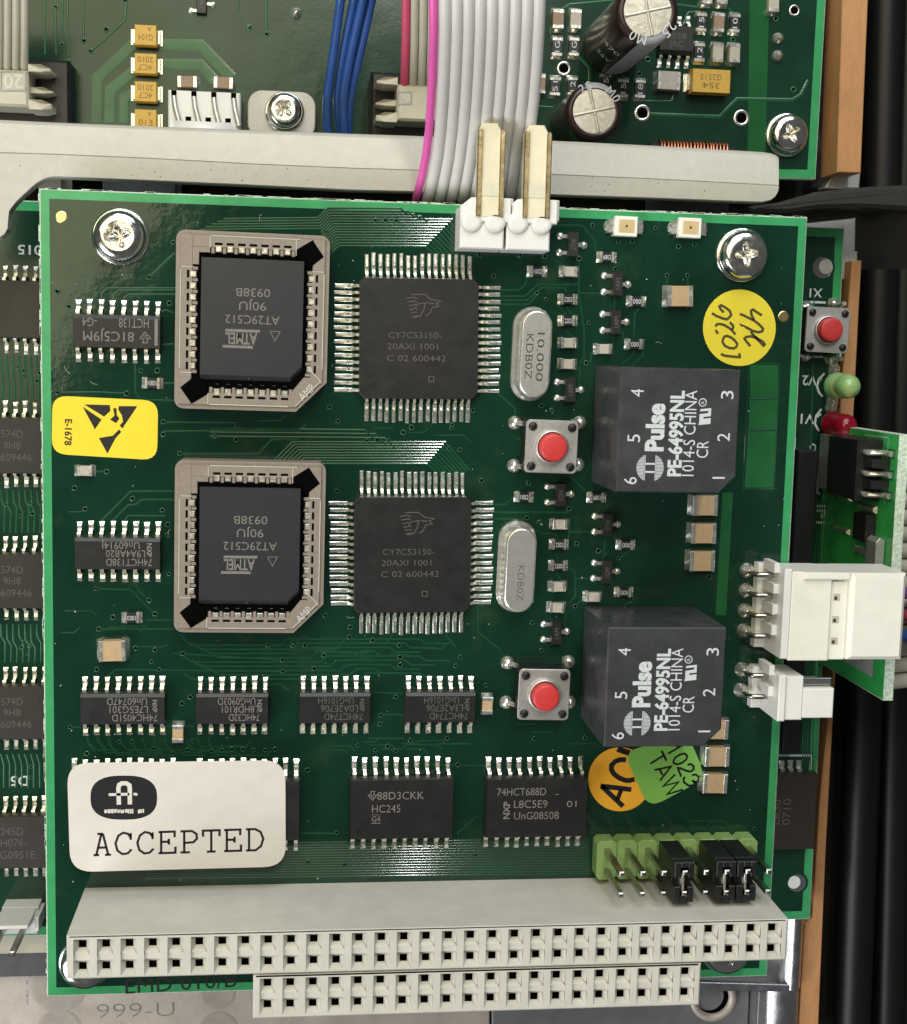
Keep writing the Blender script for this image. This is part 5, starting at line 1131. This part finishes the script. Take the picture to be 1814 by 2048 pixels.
idc('grey ribbon plug marked 20 in the upper left corner', -115, 57, 133, 214, -20, '20', 27, 163, 19, 24.5, 1, (-130, 112, 142, 300))
idc('grey ribbon plug marked 6 half hidden behind the white ribbon', 795, 945, 168, 247, -18, '6.', 810, 197, 12, 13, -1, (742, 146, 960, 300))
for k, (P, lb) in enumerate(((((255, -60), (245, 0), (205, 300), (165, 560), (158, 680), (170, 830)), 'blue wire, leftmost of the bundle beside the screw tab'), (((338, -60), (325, 0), (258, 330), (226, 560), (226, 680), (246, 830)), 'blue wire, second from the left in the bundle'), (((392, -60), (378, 0), (303, 330), (262, 560), (258, 680), (270, 830)), 'blue wire, third from the left in the bundle'), (((446, -60), (432, 0), (352, 360), (304, 560), (292, 680), (290, 830)), 'blue wire, rightmost of the bundle'))):
    b = MB(); z0 = -13 - (k % 2) * .8; pts = [tuple(at(600 + x / 3.017, y / 3.017, z0 - 1.2 * j)) for j, (x, y) in enumerate(P)]
    # smooth the run
    for _ in range(3): pts = [pts[0]] + [q for a_, c_ in zip(pts, pts[1:]) for q in (tuple(Vector(a_) * .75 + Vector(c_) * .25), tuple(Vector(a_) * .25 + Vector(c_) * .75))] + [pts[-1]]
    b.tube(pts, .56, 10); tag(b.build('wire', 'wire_blue', None, pts[0]), lb, 'wire', 'blue wires above the bar')
rc = thing('ribbon_cable', 'grey ribbon cable at the right edge, passing behind the small upright board', 'ribbon cable', (108, 45, -14))
for i in range(13):
    y = 62.5 - 1.27 * i * 1.75
    b = MB(); b.tube([(104.6, y, -9), (107, y, -10), (112, y - .4, -13), (124, y - 1, -17)], 1.12, 8); b.build('conductor', 'ribbon_grey', rc, (108, 45, -14))
# ================================================================ UPRIGHT BOARD at the right edge
ub = thing('circuit_board', 'small green board standing on edge at the right, carrying a black power transistor', 'circuit board', (103, 52, ZL))
bx = 104.2; zt = -3.5; ya, yb = 69.2, 35.0
b = MB(); b.box(bx, yb, ZL + .1, bx + 1.3, ya, zt, .0); b.build('laminate', 'fibre', ub, (bx, yb, ZL))
b = MB(); b.add([(bx - .02, yb + .1, ZL + .2), (bx - .02, ya - .1, ZL + .2), (bx - .02, ya - .1, zt - .05), (bx - .02, yb + .1, zt - .05)], [(0, 3, 2, 1)]); b.build('solder_mask', 'mask_upright', ub, (bx, yb, ZL))
def onface(y0, y1, z0, z1, d, m, name, lab=None, ch=.1, par=None):
    """block on the board's left face"""
    b = MB()
    b.add([(bx - .02, y0, z0), (bx - .02, y1, z0), (bx - .02, y1, z1), (bx - .02, y0, z1), (bx - d, y0 + ch, z0 + ch), (bx - d, y1 - ch, z0 + ch), (bx - d, y1 - ch, z1 - ch), (bx - d, y0 + ch, z1 - ch)], [(4, 7, 6, 5), (0, 4, 5, 1), (1, 5, 6, 2), (2, 6, 7, 3), (3, 7, 4, 0)])
    o = b.build(name, m, par or ub, (bx, y0, z0))
    if lab: o['label'] = lab
    return o
pt = onface(60.2, 68.2, -18, -8.2, 3.4, 'black_plastic', 'power_transistor', 'black power transistor with a grey metal tab and three legs')
onface(60.4, 68.0, -24.2, -18.05, 2.2, 'steel_matt', 'metal_tab', None, .05, pt)
for i, y in enumerate((66.6, 63.9, 61.2)):
    b = MB(); b.tube([(bx - 2.3, y, -8.5), (bx - 2.3, y, -7.6), (bx - 1.8, y, -7.0), (bx - .5, y, -6.6), (bx - .3, y, -4.7)], .40, 8); b.build('leg', 'tin', pt, (bx, y, -7))
    onface(y - .6, y + .6, -6.2, -4.3, .12, 'trace_back', 'solder_pad', None, .03, pt)
    if i < 2: onface(y - 1.95, y - .75, -8.2, -5.6, 2.4, 'chip', 'shoulder', None, .1, pt)
onface(54.6, 58.4, -13, -8.8, 1.4, 'black_plastic', 'diode', 'small black diode under the power transistor')
for y0, y1, z0, z1 in ((58.5, 59.5, -14.2, -8.7), (54.6, 55.4, -22, -17), (52.6, 53.7, -14.5, -9), (59.2, 60.1, -21.5, -17)): onface(y0, y1, z0, z1, .5, 'solder', 'solder_joint', None, .25)
def fline(P, w=.25, m='print'):
    b = MB()
    for (y0, z0), (y1, z1) in zip(P, P[1:]):
        d = Vector((y1 - y0, z1 - z0)).normalized() * w / 2; n_ = Vector((-d.y, d.x))
        b.add([(bx - .035, y0 + n_.x, z0 + n_.y), (bx - .035, y0 - n_.x, z0 - n_.y), (bx - .035, y1 - n_.x, z1 - n_.y), (bx - .035, y1 + n_.x, z1 + n_.y)], [(0, 1, 2, 3)])
    return b.build('printed_line', m, ub, (bx, P[0][0], P[0][1]))
fline([(68.8, -20), (68.8, -25), (59.6, -25)], .4); fline([(68.5, -14), (68.6, -6.6), (60, -6.6)], .12)
lb = MB(); lb.add([(bx - .05, 37.2, -17.5), (bx - .05, 42.8, -17.5), (bx - .05, 42.8, -7.0), (bx - .05, 37.2, -7.0)], [(0, 3, 2, 1)])
so = tag(lb.build('sticker', 'label_silver', None, (bx - .05, 39, -11)), 'silver sticker reading 16 R0 on the small upright board', 'sticker')
tb = MB()
for s_, zc in (('16', -10.2), ('R0', -14.0)):
    vs, fs = glyphs(s_, .01); x0 = min(v[0] for v in vs); x1 = max(v[0] for v in vs); sc = 2.6 / (x1 - x0)
    tb.add([(bx - .07, 39.9 - (x - (x0 + x1) / 2) * sc, zc + (y - .35) * 3.6) for x, y in vs], fs)
tb.build('lettering', 'ink', so, (bx - .05, 39, -11))
q = at(1745, 1112, -2); b = MB(); b.prism([(bx - 1.3, 51.5), (bx - .1, 51.5), (bx - .1, 55.5), (bx - .8, 55.8), (bx - 1.3, 55.2)], zt - 5, zt - 2, .1); b.build('edge_clip', 'steel_matt', ub, (bx, 54, zt))
# ================================================================ CHASSIS behind and beside the boards
ground = MB(); ground.box(-400, -400, -64, 500, 500, -62); ground.build('table_surface', 'dark_floor', None, (0, 0, -62), kind='structure')
ch = thing('chassis_plate', 'bare metal chassis plate under the boards, stamped with small characters along the bottom', 'metal plate', (40, -8, -36))
ZP = -33.0
def plate_poly(name, px, z, m, th=1.5, par=ch, ch_=.2):
    P = wpts(px, z); b = MB(); b.prism(P, z - th, z, ch_); return b.build(name, m, par, (P[0][0], P[0][1], z))
plate_poly('floor_plate', [(-60, 1944), (54, 1944), (73, 1963), (100, 1963), (105, 1900), (980, 1900), (980, 2120), (-60, 2120)], ZP, 'plate')
plate_poly('floor_plate', [(984, 1900), (1502, 1930), (1494, 2120), (984, 2120)], ZP, 'plate_grey')
b = MB(); b.box(-40, -40, ZP - 6, 140, 180, ZP - 5); b.build('base_plate', 'dark_floor', ch, (40, 40, ZP - 5))
for px, py, r in ((118, 1968, 4.2), (436, 1985, 2.6), (118, 2062, 3.3), (436, 2062, 3.0)):
    p = at(px, py, ZP); b = MB(); b.lathe([(r, ZP + .03), (r * .93, ZP + .05), (r * .8, ZP + .03), (r * .3, ZP + .02)], 32, (p.x, p.y, 0)); b.build('embossed_dimple', 'plate_shaded', ch, tuple(p))
for px, py, r in ((1425, 1995, 3.6),):
    p = at(px, py, ZP); b = MB(); b.lathe([(r, ZP + .02), (r, ZP + .6), (r * .78, ZP + .65), (r * .70, ZP + .03)], 36, (p.x, p.y, 0), 0, cap=False); b.sheet(circ(p.x, p.y, r * .74, 24), ZP + .03, 1); b.sheet(circ(p.x - .5, p.y + .2, r * .62, 24), ZP + .06, 2); b.build('ringed_hole', ['plate', 'void', 'plate_grey'], ch, tuple(p))
b = MB(); putpx(b, '999-U', 271, 2020, ZP + .03, 30, 150, 0, -.02); b.build('lettering', 'plate_grey', ch, tuple(at(271, 2020, ZP)))
b = MB(); b.line(wpts([(54, 1955), (54, 2010)], ZP), .25, ZP + .03); b.build('scribed_line', 'aluminium', ch, tuple(at(54, 1960, ZP)))
block('support_strip', 'brown-grey strip just under the lower left edge of the lower board', 'strip', (-60, 1850), (106, 1906), -29.5, 3, 'idc_grey')
block('support_strip', 'black strip between the brown-grey strip and the bare metal plate on the left', 'strip', (-60, 1904), (106, 1952), -30.5, 2, 'bar_dark')
# aluminium rail at the lower right
al = thing('corner_rail', 'bright aluminium rail in the lower right corner, with a thin cross flange', 'metal rail', (99, -8, -30))
def vbar(px0, px1, py0, py1, z, n=10, bulge=1.0, m='aluminium', name='upright', par=al, shift=0):
    a = at(px0, py0, z); c = at(px1, py0, z); d = at(px0 - shift, py1, z); e = at(px1 - shift, py1, z)
    rings = []
    for P, Q in ((a, c), (d, e)):
        rings.append([tuple(P.lerp(Q, k / n) + Vector((0, 0, -bulge * (1 - math.sin(math.pi * k / n))))) for k in range(n + 1)] + [(Q.x, Q.y, z - 8), (P.x, P.y, z - 8)])
    b = MB(); b.loft(rings, 0, True); return b.build(name, m, par, tuple(a))
vbar(1576, 1614, 1836, 1982, -28, 10, 1.2, shift=8)
vbar(1538, 1602, 1982, 2130, -28.5, 12, 1.0, shift=5)
plate_poly('flange', [(1380, 1964), (1592, 1970), (1592, 1984), (1380, 1982)], -28.2, 'aluminium', .8, al, .1)
plate_poly('flange', [(1536, 1920), (1576, 1838), (1582, 1940), (1590, 1970), (1380, 1966), (1380, 1940)], -31.0, 'plate_grey', .8, al, .1)
plate_poly('inner_wall', [(1518, 1984), (1538, 1984), (1530, 2120), (1511, 2120)], -29.5, 'plate_grey', 4, al, .1)
# side rail at the upper right, brown insulating strips and black rods
sr = thing('side_rail', 'rounded bare metal rail right of the upper board', 'metal rail', (103, 120, -32))
vbar(1640, 1706, -80, 372, -33, 14, 3.0, 'aluminium', 'upright', sr, 10)
plate_poly('end_lug', [(1668, 344), (1722, 346), (1719, 378), (1650, 376)], -31.5, 'steel_matt', 3, sr, .2)
plate_poly('end_lug', [(1608, 436), (1712, 436), (1711, 502), (1716, 503), (1716, 560), (1640, 560)], -29.5, 'steel_matt', 3, sr, .2)
def strip(label, px, z):
    P = wpts(px, z); b = MB(); b.prism(P, z - 6, z, .15)
    return tag(b.build('insulating_strip', 'strip_brown', None, (sum(p[0] for p in P) / len(P), sum(p[1] for p in P) / len(P), z)), label, 'insulating strip', 'brown strips along the right side')
strip('brown strip beside the metal rail at the top right', [(1688, -80), (1740, -80), (1722, 346), (1674, 345)], -27)
strip('brown strip right of the red button marked X1', [(1704, 522), (1724, 521), (1718, 620), (1708, 820), (1700, 1000), (1664, 1000), (1690, 700)], -27)
strip('brown strip in the lower right, left of the black rods', [(1668, 1325), (1672, 1332), (1652, 1700), (1634, 2130), (1594, 2130), (1610, 1850), (1626, 1836), (1640, 1600)], -30)
def rod(label, P0, P1, r, z):
    a = at(*P0, z); c = at(*P1, z); b = MB(); b.tube([tuple(a), tuple(c)], r, 28); return tag(b.build('rod', 'black_rod', None, tuple((a + c) / 2)), label, 'rod', 'black rods along the right side')
rod('black rod at the upper right, above the black lever', (1772, -120), (1762, 392), 2.6, -34)
rod('thin black rod at the far upper right edge', (1822, -120), (1806, 392), 1.6, -36)
rod('thick black rod right of the brown strips', (1758, 540), (1700, 2150), 2.8, -34)
rod('thin black rod at the lower right edge', (1806, 540), (1772, 2150), 2.6, -36)
b = MB(); lv = thing('lever', 'black plastic lever reaching in from the right between the boards', 'lever', (108, 98, -18))
P = wpts([(1500, 412), (1560, 404), (1634, 383), (1740, 373), (1900, 366), (1900, 424), (1720, 414), (1640, 416), (1580, 425), (1500, 425)], -17); b.prism(P, -22, -17, .5); b.build('upper_arm', 'lever_plastic', lv, (108, 98, -18))
P = wpts([(1490, 428), (1590, 424), (1640, 416), (1722, 418), (1720, 434), (1660, 440), (1600, 446), (1490, 446)], -22); b = MB(); b.prism(P, -25, -22.1, .4); b.build('lower_arm', 'lever_plastic', lv, (108, 98, -22))
